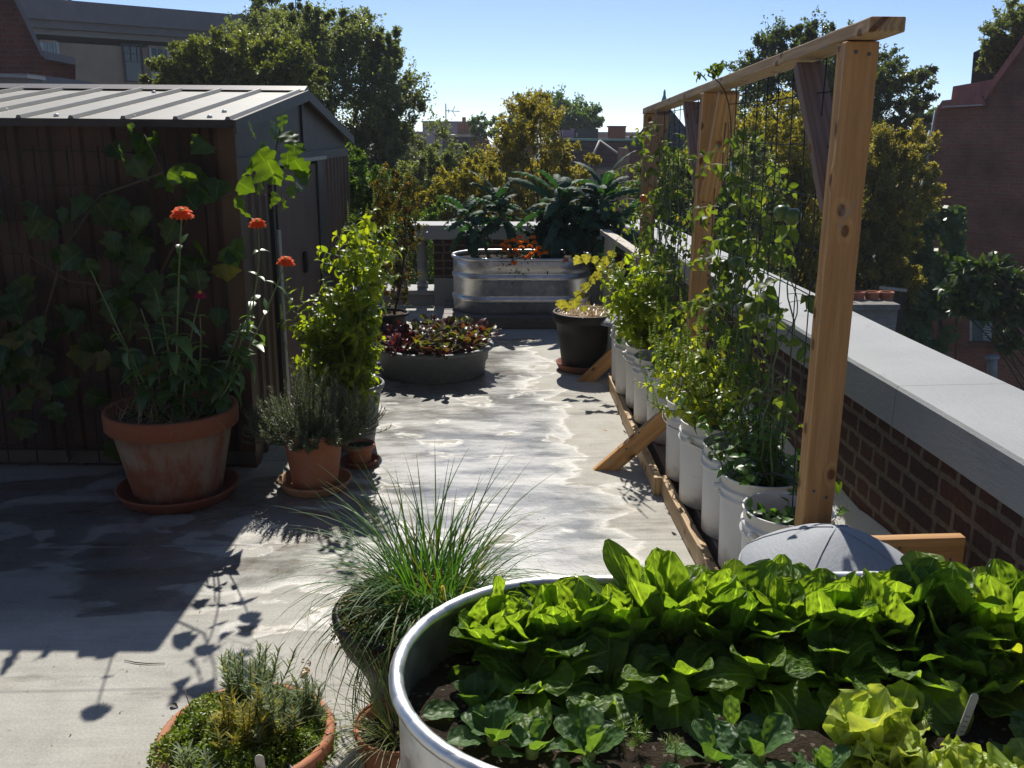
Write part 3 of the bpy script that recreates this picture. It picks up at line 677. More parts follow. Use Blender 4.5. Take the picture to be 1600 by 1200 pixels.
for x, z in ((1.09, 1.345), (1.125, 1.34), (1.09, 1.25), (1.125, 1.245)): screw((x, 4.30, z), (0, -1, 0))
for x, z in ((.80, .115), (.86, .20)): screw((x, 4.3915, z), (0, -1, 0))
mb = MB(); tx = lambda y, z: bx(y)+.05+(1.87-z)*.018
for y in np.arange(2.70, 6.0, .152):
    tube(mb, [(tx(y, z)+RS.normal(0, .003), y+RS.normal(0, .003), z) for z in np.linspace(.35, bz(y)-.01, 6)], .0021, 5)
for z in np.arange(.40, 1.85, .152):
    tube(mb, [(tx(y, z), y, min(z, bz(y)-.02)+RS.normal(0, .003)) for y in np.linspace(2.64, 6.0, 12)], .0021, 5)
mb.build('wire_mesh', M['wire'], tr)

# timber bearers under the buckets
def rail(label, x0, y0, x1, y1, xb):
    t = thing('timber_bearer', label, 'timber', ((x0+x1)/2, (y0+y1)/2, 0), 'timber bearers under the buckets')
    board('rail', (x0, y0, .047), (x1, y1, .047), .037, .088, (0, 0, 1), M['wood2'], t)
    board('inner_rail', (x0+.085, y0+.03, .047), (x1+.085, y1-.03, .047), .06, .086, (0, 0, 1), M['woodgrey'], t)
    for q in (0.18, .82):
        y = y0+(y1-y0)*q; x = x0+(x1-x0)*q
        board('cross_rail', (x+.13, y, .042), (x+.40, y, .042), .089, .07, (0, 0, 1), M['woodgrey'], t)
rail('near timber bearer on the deck below the nearest white buckets', .905, 2.45, .93, 4.08, 0)
rail('far timber bearer on the deck below the farther white buckets', .895, 4.05, .965, 6.0, 0)
rl = thing('timber_rail', 'bleached wooden rail leaning beyond the trellis toward the far tank', 'timber', (1.18, 7.0, 0))
board('top_rail', (1.20, 8.05, .82), (1.245, 6.35, .80), .085, .04, (0, 0, 1), M['bleached'], rl)
for y in (6.5, 7.85): board('upright', (1.22, y, .002), (1.215, y, .79), .037, .085, (1, 0, 0), M['bleached'], rl)

# ------------------------------------------------------------------ town behind
def px_box(mb, x0, x1, y0, y1, Y, d, mat=0, zb=None):
    a = at(x0, y0, Y); b = at(x1, y0, Y); b[2] = at(x0, y1, Y)[2]; box(mb, (a[0], Y, b[2] if zb is None else zb), (b[0], Y+d, a[2]), mat=mat)
def part(name, m, parent, boxes, Y, d, bevel=0, zb=None):
    mb = MB()
    for q in boxes: px_box(mb, q[0], q[1], q[2], q[3], q[4] if len(q) > 4 else Y, d, zb=zb)
    return mb.build(name, M[m], parent, smooth=False, bevel=bevel)
def pxpoly(name, m, parent, pts, Y, d, side=0., q=None):
    """outline at distance Y (or on the sloping plane through q = (point, normal)), given real depth d"""
    if q is None: v = [at(x, y, Y) for x, y in pts]; dv = (side*d, d, 0)
    else:
        v = []
        for x, y in pts:
            r = _R @ np.array([(x-800)/FPX, -(y-600)/FPX, -1.]); o_ = np.array([0, 0, H]); v.append(o_ + r*((q[0]-o_).dot(q[1])/r.dot(q[1])))
        dv = -q[1]*d
    mb = MB(); poly_extrude(mb, v, dv); return mb.build(name, M[m], parent, smooth=False)

# tan block at the upper left, its front receding to the right
A, B = at(-150, 5, 28.2), at(420, 42.5, 34.3); A[2] = B[2] = 0
ux = unit(B-A); un = np.array([ux[1], -ux[0], 0])
def onfac(px, py, off=0.):
    r = _R @ np.array([(px-800)/FPX, -(py-600)/FPX, -1.]); o = np.array([0, 0, H]); P0 = A+un*off
    return o + r*((P0-o).dot(un)/r.dot(un))
def facbox(mb, x0, x1, y0, y1, off, d):
    p = onfac(x0, y0); q = onfac(x1, y1); a0 = (p-A).dot(ux); a1 = (q-A).dot(ux)
    v = [A+ux*a+un*b+np.array([0, 0, z]) for a in (a0, a1) for b in (off-d, off) for z in (q[2], p[2])]
    mb.add(v, BOXF)
tb = thing('apartment_block', 'long tan stucco block with dark stone cornice at the upper left', 'building', tuple(A+ux*5-np.array([0, 0, 10])))
mb = MB(); facbox(mb, -150, 420, 52, 900, 0, 9); mb.build('wall', M['tan'], tb, smooth=False)
mb = MB(); facbox(mb, -150, 425, 17, 30, .5, 10); facbox(mb, -150, 422, 30.5, 33, .35, 9.5)
for q in range(24): facbox(mb, -140+q*24, -128+q*24, 33.5, 36, .25, .5)
mb.build('cornice', M['cornice'], tb, smooth=False)
mb = MB(); facbox(mb, -150, 421, 40, 51.5, .06, 9.2); mb.build('frieze_band', M['ledge'], tb, smooth=False)
for (x0, x1, y0, y1, dk) in ((192, 222, 72, 127, 1), (234, 263, 75, 128, 0), (65, 92, 66, 120, 0)):
    mb = MB(); facbox(mb, x0-3, x1+3, y0-4, y1+2, .05, .3); w = mb.build('window', M['frame_d' if dk else 'tan'], tb, smooth=False)
    mb = MB(); facbox(mb, x0, x1, y0, y1, .08, .1); mb.build('pane', M['darkpane' if dk else 'pane'], w, smooth=False)
    mb = MB(); m_ = (y0+y1)/2-4
    for q in ((x0, x1, y0, y0+2.2), (x0, x1, m_, m_+2.2), (x0, x0+2, y0, y1), (x1-2, x1, y0, y1), ((x0*2+x1)/3, (x0*2+x1)/3+1.2, y0, m_), ((x0+2*x1)/3, (x0+2*x1)/3+1.2, y0, m_), (x0, x1, (y0+m_)/2, (y0+m_)/2+1.2)): facbox(mb, *q, .12, .05)
    mb.build('sash', M['frame_d' if dk else 'sash'], w, smooth=False)
mb = MB(); facbox(mb, -20, 110, -40, 18, -3, 4); mb.build('penthouse', M['pent'], tb, smooth=False)
mb = MB(); tube(mb, [onfac(109, 22, -2.9), onfac(113, 10, -2.9), onfac(108, -2, -2.9), onfac(100, -40, -2.9)], .06, 8); mb.build('downpipe', M['cornice'], tb)
mb = MB(); tube(mb, [onfac(344, 36, -1), onfac(343.5, 26, -1)], .09, 8); mb.build('vent_pipe', M['cornice'], tb)
mb = MB(); v = [onfac(350, 42, -1), onfac(378, 20, -1), onfac(408, 42, -1)]; poly_extrude(mb, v, -un*3); mb.build('roof_gable', M['slate'], tb, smooth=False)

gl = thing('brick_house', 'red brick gable end with pale sloping coping at the far left edge', 'building', tuple(at(40, 600, 15)))
pxpoly('wall', 'brick_l', gl, [(-400, 1500), (-400, -300), (-120, -300), (23, 2), (67, 90), (72, 92), (118, 100), (120, 1500)], 15, 5, -.47)
pxpoly('coping', 'cornice', gl, [(-120, -306), (-115, -308), (28, -4), (69, 84), (69, 89), (65, 88), (23, 1)], 14.9, .6, -.47)
pxpoly('shoulder_coping', 'cornice', gl, [(67, 79), (117, 90), (119, 101), (70, 92)], 14.8, .8, -.47)
lo = thing('flat_roof', 'grey flat roof edge peeping over the shed ridge at the left edge', 'roof', tuple(at(20, 140, 12)))
part('slab', 'cornice', lo, [(-200, 43, 112, 900)], 12, 2); pxpoly('kerb', 'ledge', lo, [(-200, 106), (42, 117), (43, 122), (-200, 113)], 11.9, .5)

# rowhouses in the middle distance
def tup(p): return tuple(p)
h = thing('row_house', 'slate mansard row house right of the dark oak with a brick chimney', 'building', tup(at(730, 900, 55)))
part('front', 'brick_far', h, [(690, 770, 292, 1200)], 55, 8); pxpoly('mansard', 'slate_g', h, [(688, 292), (692, 214), (733, 214), (734, 292)], 54.9, 8); pxpoly('party_wall', 'brick_l', h, [(734.3, 294), (734, 212), (760, 211), (768, 230), (772, 294)], 54.8, 8)
part('parapet_cap', 'cream', h, [(690, 758, 210.5, 213.5)], 54.6, 8.4)
c = part('chimney', 'brick_far', h, [(714, 737, 193, 211)], 56, 1.5); part('chimney_pot', 'clay', c, [(722, 728, 183, 193)], 56.2, .3); part('condenser', 'cornice', h, [(691, 704, 198, 210.4)], 55.5, 1.2)
h2 = thing('flat_house', 'low lilac block on the skyline behind the slate mansard house', 'building', tup(at(720, 900, 75)))
part('wall', 'lilac', h2, [(660, 745, 191, 1000)], 75, 12); part('roof_edge', 'cornice', h2, [(658, 746, 189, 191)], 74.8, 12.4)
ae = thing('television_aerial', 'yagi television aerial on a thin mast above the slate mansard house', 'aerial', tup(at(697, 212, 55.6)))
mb = MB(); tube(mb, [at(697, 212, 55.6), at(696.5, 162, 55.6)], .03, 6); mb.build('mast', M['steel'], ae)
mb = MB(); tube(mb, [at(696, 173, 55.6), at(718, 174, 55)], .025, 5); tube(mb, [at(711, 166, 55.3), at(707, 173.5, 55.3), at(712, 182, 55.3)], .02, 5); tube(mb, [at(701, 170, 55.3), at(701, 177, 55.3)], .02, 5); mb.build('boom', M['steel'], ae)
h3 = thing('turret_house', 'grey slate spire roof half hidden behind the golden tree', 'building', tup(at(800, 900, 50)))
mb = MB(); p = [at(782, 222, 50), at(838, 222, 50), at(838, 222, 53), at(782, 222, 53)]; q = [at(801, 163, 51), at(812, 163, 51), at(812, 163, 52), at(801, 163, 52)]
mb.add(p+q, [np.array([[0,1,5,4],[1,2,6,5],[2,3,7,6],[3,0,4,7],[4,5,6,7]])]); mb.build('roof', M['slate'], h3, smooth=False); part('wall', 'brick_far', h3, [(784, 836, 222.5, 1000)], 50.1, 3)
h4 = thing('tiled_house', 'dark red hipped roof house with a cream dormer behind the far tank', 'building', tup(at(930, 900, 40)))
part('wall', 'brick_l', h4, [(858, 1030, 268, 1200)], 41, 7)
mb = MB(); p = [at(850, 268, 40), at(1040, 268, 40), at(1040, 268, 48), at(850, 268, 48)]; q = [at(866, 218, 40.5), at(1010, 220, 40.5), at(1010, 219, 47), at(866, 217, 47)]
mb.add(p+q, np.array([[0,1,5,4],[1,2,6,5],[2,3,7,6],[3,0,4,7],[4,5,6,7]])); mb.build('roof', M['redroof'], h4, smooth=False)
mb = MB(); p = [at(918, 262, 38.2), at(996, 262, 38.2), at(937, 220, 38.7)]; mb.add(p+[at(918, 262, 41), at(996, 262, 41)], [np.array([[0,1,2],[0,2,3],[1,4,2]])]); mb.build('dormer_roof', M['redroof'], h4, smooth=False)
mb = MB(); tube(mb, [at(937, 219.5, 38.65), at(919, 261, 38.1)], .05, 5); tube(mb, [at(937, 219.5, 38.65), at(995, 261, 38.1)], .04, 5); mb.build('hip_cap', M['lightroof'], h4)
dm = part('dormer', 'cream', h4, [(922, 992, 264, 330)], 38.4, 3); part('window', 'darkpane', dm, [(978, 988, 268, 330)], 38.3, .2); part('gutter', 'cornice', dm, [(918, 997, 261.5, 265)], 38.1, .2); part('window', 'frame_d', dm, [(938, 944, 272, 290), (957, 963, 272, 290)], 38.35, .1)
part('ridge_cap', 'teal', h4, [(866, 1008, 216.5, 219.5)], 40.4, .4)
c = part('chimney', 'clay', h4, [(955, 978, 198.5, 219)], 44, 1); part('cap', 'terra_dk', c, [(954, 979, 196.5, 198.8)], 43.9, 1.2)
part('roof_box', 'frame_d', h4, [(898, 935, 201, 218)], 43, 2); part('roof_box', 'lilac', h4, [(880, 897.5, 203, 218)], 43, 2); part('vent', 'cream', h4, [(900, 903, 207, 214)], 42.9, .3)
ae = thing('television_aerial', 'long flat television aerial over the distant green tree', 'aerial', tup(at(850, 215, 52)))
mb = MB(); tube(mb, [at(843, 215, 52), at(842, 140, 52)], .03, 6); mb.build('mast', M['steel'], ae)
mb = MB(); tube(mb, [at(827, 143.5, 52), at(882, 146.5, 51)], .03, 5)
for q in range(10): x = 829+q*5.6; tube(mb, [at(x-2, 142+q*.25, 52.), at(x+2, 147+q*.25, 51)], .016, 4)
mb.build('boom', M['steel'], ae)
h5 = thing('turret_house', 'dark pointed turret roof with a green finial behind the far trellis post', 'building', tup(at(1038, 900, 35)))
mb = MB(); p = [at(980, 232, 35), at(1098, 232, 35), at(1098, 232, 38), at(980, 232, 38)]; mb.add(p+[at(1038, 158, 36.5)], np.array([[0,1,4],[1,2,4],[2,3,4],[3,0,4]])); mb.build('roof', M['slate'], h5, smooth=False)
part('wall', 'brick_l', h5, [(984, 1094, 232.5, 1200)], 35.1, 2.8)
mb = MB(); lathe(mb, [(.14, -.2), (.05, .1), (.045, .22), (.02, .3), (0, .31)], at(1038, 153, 36.5), n=10); mb.build('finial', M['teal'], h5)
for (x0, x1, y0, Y, m, lab) in ((600, 700, 205, 90, 'brick_far', 'plain brick house far beyond the dark oak tree'), (1000, 1200, 214, 95, 'lilac', 'flat pale block on the horizon right of the tiled house'), (935, 1000, 206, 110, 'brick_far', 'long low brick row on the horizon by the clay chimney')):
    t = thing('distant_house', lab, 'building', tup(at((x0+x1)/2, 900, Y))); part('wall', m, t, [(x0, x1, y0+3, 900)], Y, 12); part('roof_edge', 'cornice', t, [(x0-1, x1+1, y0, y0+3)], Y-.2, 12.4)

# brick house on the right
rh = thing('brick_house', 'tall dark brick house with stepped red copings at the right edge', 'building', tup(at(1600, 900, 18)))
RN = unit(np.array([-.72, -.69, 0])); RQ = (at(1463, 172, 20), RN)
def rq(off): return (RQ[0]+RN*off, RN)
pxpoly('wall', 'brick_far', rh, [(1390, 900), (1437, 330), (1463, 172), (1534, 164), (1552, 130), (1607, 62), (1700, -50), (1760, -50), (1760, 900)], 0, 6, q=RQ)
pxpoly('shoulder_coping', 'copper', rh, [(1463, 171.5), (1472, 157), (1533, 150), (1540, 164)], 0, 1.4, q=rq(.15))
pxpoly('upper_coping', 'copper', rh, [(1486, 155.5), (1489, 135), (1557, 123), (1548, 149)], 0, 1.5, q=rq(.06))
pxpoly('coping_lip', 'lightroof', rh, [(1472, 165.8), (1534, 163), (1534, 165), (1472, 167.6)], 0, .1, q=rq(.2))
pxpoly('slope_coping', 'copper', rh, [(1535, 160), (1606, 62), (1700, -48), (1694, -56), (1600, 54), (1540, 140)], 0, .9, q=rq(.12))
pxpoly('roof_screen', 'darkwood', rh, [(1517, 130), (1521, 82), (1560, 62), (1600, 40), (1660, 40), (1660, 140)], 0, .6, q=rq(-2.))
def on(x, y, off=.06):
    r = _R @ np.array([(x-800)/FPX, -(y-600)/FPX, -1.]); o_ = np.array([0, 0, H]); p = RQ[0]+RN*off; return o_+r*((p-o_).dot(RN)/r.dot(RN))
mb = MB(); tube(mb, [on(1462, 172), on(1436, 330), on(1405, 650)], .03, 6); mb.build('downpipe', M['pipe'], rh)
R4 = lambda a, b, c, d: [(a, c), (b, c+1), (b, d+1), (a, d)]
w = pxpoly('window', 'sash', rh, R4(1515, 1549, 462, 541), 0, .2, q=rq(.03)); pxpoly('pane', 'pane', w, R4(1519, 1545, 466, 533), 0, .1, q=rq(.05)); pxpoly('sill', 'brick_l', w, R4(1512, 1552, 534, 543), 0, .3, q=rq(.12))
for k in range(7): pxpoly('shutter_slat', 'sash', w, R4(1536, 1545, 505+4*k, 507+4*k), 0, .03, q=rq(.07))
mb = MB(); tube(mb, [at(1550, 590, 16.5), at(1550, 558, 16.5)], .09, 10); tube(mb, [at(1550, 560, 16.5), at(1550, 556, 16.5)], .13, 10); tag(mb.build('vent_pipe', M['pipe']), 'grey capped vent pipe standing just beyond the right coping', 'pipe')
cs = thing('chimney_stack', 'pale brick chimney stack with three clay pots just over the coping', 'chimney', tup(at(1365, 800, 12)))
part('stack', 'stonegrey', cs, [(1325, 1403, 484, 1300)], 12, .8); part('cap', 'stonegrey', cs, [(1322, 1407, 476, 484)], 11.93, .95)
for q in (1338, 1361, 1383):
    mb = MB(); p = at(q, 476.5, 12.35); lathe(mb, [(.105, -.02), (.105, .03), (.088, .035), (.095, .15), (.104, .16), (.104, .185), (.08, .185), (.07, .02)], p, n=20); mb.build('chimney_pot', M['clay'], cs)
lr = thing('porch_roof', 'small sunlit lean-to roof among the golden leaves by the right house', 'roof', tup(at(1395, 700, 16)))
mb = MB(); poly_extrude(mb, [at(1374, 447, 16), at(1417, 452, 16), at(1419, 445, 17), at(1390, 443, 17)], (0, 0, -.05)); mb.build('sheet', M['lightroof'], lr, smooth=False); part('wall', 'darkwood', lr, [(1380, 1416, 453, 800)], 16.1, .7)
# ------------------------------------------------------------------ trees and greenery beyond the deck
def tree(name, label, cat, Y, ells, ncl, per, ls, m, trunk=None, group='trees beyond the roof', sig=.2, seed=1, flat=0., tpl=DIA, zb=-10, tw=.22, up=.4):
    rs = np.random.RandomState(seed)
    if tpl is DIA: ls *= .5; per = int(per*3.6)
    ax = trunk if trunk is not None else ells[0][0]
    b0 = at(ax, ells[0][1], Y); base = np.array([b0[0], Y, zb])
    t = thing(name, label, cat, tuple(base), group)
    fol = MB(); wood = MB(); cl = []; cen = []
    tot = sum(e[2]*e[3] for e in ells)
    for e in ells:
        px, py, rx, ry = e[:4]; dy = e[4] if len(e) > 4 else 0.
        c = at(px, py, Y+dy); s = (Y+dy)/1452.
        k = max(4, int(ncl*rx*ry/tot))
        d = rdir(k, rs); r = (.25+.75*rs.rand(k)**.45)[:, None]
        # uneven outline
        r *= .80+.36*vnoise(np.arctan2(d[:, 2], d[:, 0])*1.3+px, d[:, 1]*2, 1.6, seed)[:, None]
        cl.append(np.concatenate([c+d*r*np.array([rx, (rx+ry)/2*.8, ry])*s, np.full((k, 1), min(rx, ry)*s), np.full((k, 1), len(cen))], 1)); cen.append(c)
    cl = np.concatenate(cl)
    for q in cl:
        k = int(per*(.5+rs.rand())); sg = sig*(.6+.8*rs.rand())*q[3]; ns = 5
        ctr = cen[int(q[4])]; outd = unit(q[:3]-ctr)
        sd_ = unit(outd*.7+rdir(ns, rs)*.75+np.array([0, 0, .55])); sl_ = sg*(1.2+1.6*rs.rand(ns)); si = rs.randint(0, ns, k); uu = rs.rand(k)
        o = sd_[si]*(sl_[si]*(uu-.25))[:, None]+rs.normal(0, 1, (k, 3))*(sg*.34*(1.1-.7*uu))[:, None]
        T = unit(rdir(k, rs)+sd_[si]*.7-np.array([0, 0, .1])); N = unit(rdir(k, rs)*.9+np.array([0, 0, up]))
        sh = rs.rand()
        scatter(fol, tpl, q[:3]+o, T, N, ls*(.6+.8*rs.rand(k)), ls*.6*(.6+.8*rs.rand(k)), curl=.5, cup=.2, rnd=np.clip(sh*.6+rs.rand(k)*.55, 0, 1), rs=rs)
    cz = cl[:, 2]; top = np.array([base[0]+rs.normal(0, .1), Y, np.percentile(cz, 75)])
    P = bez(base, (base+top)/2+rs.normal(0, .15, 3), top, 12); tube(wood, P, np.linspace(tw, tw*.2, 12), 8)
    for q in cl[rs.choice(len(cl), min(len(cl), 40), replace=False)]:
        tt = np.clip((q[2]-base[2])/(top[2]-base[2])-.2-.2*rs.rand(), .25, .95); p0 = np.array([np.interp(tt, np.linspace(0, 1, 12), P[:, c]) for c in range(3)])
        L = np.linalg.norm(q[:3]-p0); tube(wood, bez(p0, (p0+q[:3])/2+np.array([0, 0, .12*L])+rs.normal(0, .06*L, 3), q[:3], 7), np.linspace(tw*.28, tw*.05, 7), 5)
    wood.build('trunk', M['bark'], t); fol.build('crown', M[m], t)
    return t
tree('oak_tree', 'huge dark oak crown rising behind the shed ridge', 'tree', 21,
     [(520, 165, 130, 125), (420, 90, 85, 75, 1), (340, 115, 62, 50, -1), (260, 118, 40, 26, -1), (600, 125, 42, 80), (625, 240, 65, 80), (560, 310, 120, 80, -1), (655, 300, 45, 70), (500, 55, 60, 42), (560, 70, 45, 38), (470, 250, 110, 90)],
     900, 52, .15, 'oak', 520, seed=3, sig=.15)
tree('oak_tree', 'paler olive leaved tree left of the dark oak', 'tree', 18.5, [(330, 118, 75, 50), (400, 130, 75, 60), (285, 125, 45, 26), (455, 120, 45, 50)], 330, 48, .14, 'oak_o', 380, seed=5, sig=.18)
tree('conifer_tree', 'dark treetop poking up behind the oak crown', 'tree', 30, [(425, 28, 28, 32), (468, 22, 14, 30), (497, 22, 7, 18), (440, 60, 70, 40)], 130, 40, .2, 'darkgreen', 440, seed=8, sig=.2)
tree('street_tree', 'slim golden tree with a thin trunk behind the far tank', 'tree', 14, [(835, 235, 58, 85), (830, 180, 34, 38), (790, 270, 60, 50), (870, 290, 50, 50), (760, 300, 50, 38), (905, 255, 36, 26), (830, 320, 90, 45)], 300, 30, .095, 'gold', 838, seed=11, sig=.17, tw=.09)
tree('street_tree', 'low golden bush crown left of the far tank', 'tree', 12.5, [(715, 300, 48, 36), (680, 320, 30, 24), (745, 285, 40, 30)], 120, 30, .085, 'gold2', 715, seed=12, sig=.2, tw=.08)
tree('street_tree', 'green tree spreading on the skyline behind the golden tree', 'tree', 48, [(870, 180, 62, 34), (905, 185, 40, 22), (830, 165, 28, 16), (770, 200, 36, 18), (745, 208, 16, 10), (930, 190, 14, 8)], 240, 26, .26, 'bush', 870, seed=14, sig=.2)
tree('street_tree', 'dark green tree below the slate mansard house', 'tree', 17, [(710, 275, 50, 42), (745, 265, 30, 30), (670, 290, 40, 50)], 180, 40, .11, 'oak', 705, seed=15, sig=.2, tw=.12)
tree('street_tree', 'big dark green tree behind the near trellis post', 'tree', 22, [(1240, 150, 85, 95), (1330, 130, 70, 60, 1), (1410, 140, 52, 40), (1290, 70, 60, 34), (1200, 110, 40, 50), (1235, 65, 30, 26), (1390, 185, 60, 30), (1360, 230, 60, 50), (1300, 250, 90, 90), (1450, 125, 16, 12)], 620, 44, .15, 'darkgreen', 1300, seed=17, sig=.16)
tree('street_tree', 'golden leaved tree between the trellis post and the right brick house', 'tree', 16.5, [(1395, 300, 62, 95), (1420, 240, 40, 40), (1370, 400, 55, 70), (1340, 330, 40, 100), (1400, 440, 40, 40)], 420, 66, .105, 'gold', 1385, seed=19, sig=.17)
tree('street_tree', 'yellowing tree seen through the trellis wires', 'tree', 15, [(1220, 230, 70, 70), (1260, 330, 70, 100), (1180, 330, 60, 90), (1230, 420, 90, 70)], 380, 40, .11, 'gold2', 1225, seed=20, sig=.18)
tree('street_tree', 'dark green tree behind the far trellis post and vines', 'tree', 13, [(1080, 330, 90, 75), (1150, 290, 60, 80), (1040, 300, 50, 50), (1120, 420, 100, 60)], 340, 40, .10, 'oak', 1100, seed=21, sig=.18, tw=.13)
tree('street_tree', 'small far green treetop between the trees and right house', 'tree', 40, [(1450, 185, 22, 18), (1425, 200, 22, 12)], 50, 30, .22, 'bush', 1445, seed=22, sig=.22)
tree('magnolia_tree', 'glossy dark magnolia in front of the right brick house', 'tree', 13.5, [(1560, 440, 50, 30), (1510, 425, 24, 16), (1500, 462, 30, 18), (1580, 480, 40, 26), (1510, 488, 35, 14), (1592, 535, 22, 20), (1660, 470, 60, 60)], 170, 13, .17, 'magnolia', 1760, seed=24, sig=.22, tpl=LAN, tw=.1, up=.9)
tree('roof_shrub', 'dark shrub growing above the sloping coping of the right house', 'tree', 20.5, [(1580, 55, 38, 44), (1560, 85, 26, 24), (1600, 25, 26, 16), (1600, 95, 40, 30)], 190, 40, .12, 'oak', 1590, seed=25, sig=.2, zb=2.0, group='shrubs on roofs')
tree('shrub', 'bright green shrub against the far end of the shed', 'shrub', 8.3, [(563, 285, 26, 48), (590, 310, 34, 34), (555, 340, 30, 50), (610, 345, 30, 30)], 160, 26, .055, 'bush', 575, seed=26, sig=.24, zb=0, tw=.02, group='shrubs on the deck')
tree('shrub', 'green bush with glinting leaves just over the far parapet', 'shrub', 10.2, [(640, 345, 40, 26), (690, 335, 22, 22), (660, 375, 46, 40), (600, 355, 30, 40), (660, 440, 60, 50)], 170, 26, .06, 'bush', 655, seed=27, sig=.24, zb=-9.9, tw=.06, group='shrubs beyond the parapet')
tree('shrub', 'rust and yellow turning shrub in a pot behind the red leaf tub', 'shrub', 7.3, [(620, 345, 32, 50), (640, 305, 22, 28), (605, 290, 24, 34), (634, 410, 22, 48), (608, 430, 28, 46), (648, 360, 16, 20), (590, 370, 22, 50), (625, 460, 18, 16)], 230, 14, .04, 'shrub', 612, seed=28, sig=.22, zb=.25, tw=.012, group='shrubs on the deck')
# ivy sheet climbing the right house
iv = MB(); rs = np.random.RandomState(31); k = 5200
px = rs.rand(k); py = rs.rand(k); X = 1405+px*100; Yp = 320+py*230
keep = vnoise(X, Yp, .05, 4)+.35*vnoise(X, Yp, .14, 6) > .42+.9*np.clip((1420-X)/60, 0, 1)*(Yp < 400)+.8*np.clip((X-1450)/55, 0, 1)*(np.clip((Yp-400)/120, 0, 1))
P = np.array([at(a, b, 17.9-.35*rs.rand()*vnoise(a, b, .07, 9)) for a, b in zip(X[keep], Yp[keep])])
scatter(iv, DIA, P, rdir(len(P), rs)*.7+np.array([0, -.3, -.8]), rdir(len(P), rs)*.5+np.array([0, -1, .5]), .14, .12, rs=rs, rnd=np.clip(vnoise(P[:, 0], P[:, 2], 1.5, 3)*.7+rs.rand(len(P))*.4, 0, 1))
t = thing('ivy', 'ivy sheet climbing the left edge of the right brick house', 'ivy', tuple(at(1450, 560, 17.8)))
iv.build('leaves', M['ivy'], t); st = MB()
for q in range(7): x = 1420+q*12; tube(st, [at(x, 640, 17.97), at(x+rs.normal(0, 5), 500, 17.95), at(x+rs.normal(0, 8), 380, 17.95)], .02, 5)
st.build('stem', M['bark'], t)
# ------------------------------------------------------------------ pots, tanks, buckets, vents
def pot(name, label, c, rr, rb, h, m, soilz, rimh=.05, thick=.018, soil='soil', z0=0., group=None, lip=.012, round_=False, cat='pot'):
    t = thing(name, label, cat, (c[0], c[1], z0), group)
    mb = MB(); rw = rb+(rr-lip-rb)*((h-rimh)/h)
    if round_: out = [(0, 0), (rb*.96, 0), (rb, .01), (rb*1.0, h*.25), (rb*1.05, h*.42), (rb*1.28, h*.58), (rr*.90, h*.72), (rr-.008, h*.84), (rr-.012, h-rimh), (rr, h-rimh+.006), (rr+.004, h-.012), (rr-.004, h)]
    else: out = [(0, 0), (rb-.006, 0), (rb, .006)] + [(rb+(rw-rb)*q, .006+(h-rimh-.006)*q) for q in (.25, .5, .75)] + [(rw, h-rimh), (rr-.004, h-rimh+.003), (rr, h-rimh+.008), (rr+.002, h-.008), (rr-.003, h)]
    prof = out + [(rr-thick*.7, h+.001), (rr-thick, h-.008), (rr-thick-.006, soilz-.02), (0, soilz-.03)]
    lathe(mb, prof, (c[0], c[1], z0), 56); mb.build('pot_body', M[m], t)
    mb = MB(); n = 40; rs = np.random.RandomState(int(rr*1e4)); th = np.linspace(0, 6.2832, n, endpoint=False); v = [[c[0], c[1], z0+soilz+.012]]; rk = rr-thick-.003
    for k, q in enumerate((.3, .6, .85, 1.)):
        for a in th: v.append([c[0]+rk*q*math.cos(a), c[1]+rk*q*math.sin(a), z0+soilz+(.01*rs.rand() if q < 1 else 0)+.008*(1-q)])
    f = [[0, 1+i, 1+(i+1) % n] for i in range(n)]; f4 = [[1+k*n+i, 1+(k+1)*n+i, 1+(k+1)*n+(i+1) % n, 1+k*n+(i+1) % n] for k in range(3) for i in range(n)]
    mb.add(v, [np.array(f), np.array(f4)]); mb.build('soil', M[soil], t)
    return t
def saucer(label, c, r, h, m):
    mb = MB(); lathe(mb, [(0, 0), (r*.86, 0), (r*.9, .004), (r, h-.006), (r+.003, h), (r-.008, h+.001), (r*.88, .014), (0, .012)], (c[0], c[1], 0), 56)
    o = mb.build('plant_saucer', M[m]); return tag(o, label, 'saucer')
saucer('large dark clay saucer under the whitewashed zinnia pot', (-1.345, 4.13), .272, .055, 'terra_dk')
pot('terracotta_pot', 'large limewashed terracotta pot with zinnias by the shed wall', (-1.345, 4.13), .292, .195, .415, 'terra_old', .36, .085, .025, 'drysoil', .014)
saucer('pale mossy clay saucer under the rosemary pot', (-.725, 4.21), .172, .045, 'terra_lt')
pot('terracotta_pot', 'plain terracotta pot overflowing with rosemary', (-.725, 4.21), .155, .105, .275, 'terra', .245, .045, .016, z0=.013)
saucer('small clay saucer half hidden behind the rosemary pot', (-.545, 4.52), .095, .03, 'terra_dk')
pot('terracotta_pot', 'small terracotta pot tucked behind the rosemary pot', (-.545, 4.52), .078, .055, .10, 'terra', .085, .03, .01, z0=.012)
pot('resin_pot', 'grey resin pot with pale rim under the tall basil', (-.625, 4.87), .182, .12, .34, 'greypot', .30, .03, .014, 'drysoil')
pot('nursery_pot', 'dark nursery pot holding the rust coloured shrub', (-.615, 7.3), .16, .12, .26, 'blackpot', .24, .03, .012, 'drysoil')
pot('terracotta_pot', 'wide terracotta pot of sedum and lavender at the lower left', (-.515, 1.90), .200, .14, .30, 'terra', .27, .05, .022, z0=0.)
pot('glazed_pot', 'dark brown pot of chives beside the near tank', (-.15, 2.37), .225, .13, .36, 'brownpot', .325, .045, .02, round_=True)
saucer('small dark clay saucer under the little grass pot', (-.165, 1.985), .105, .028, 'terra_dk')
pot('terracotta_pot', 'little terracotta pot of wispy grass against the near tank', (-.165, 1.985), .113, .070, .235, 'terra', .205, .0, .012, z0=.013, lip=.0)
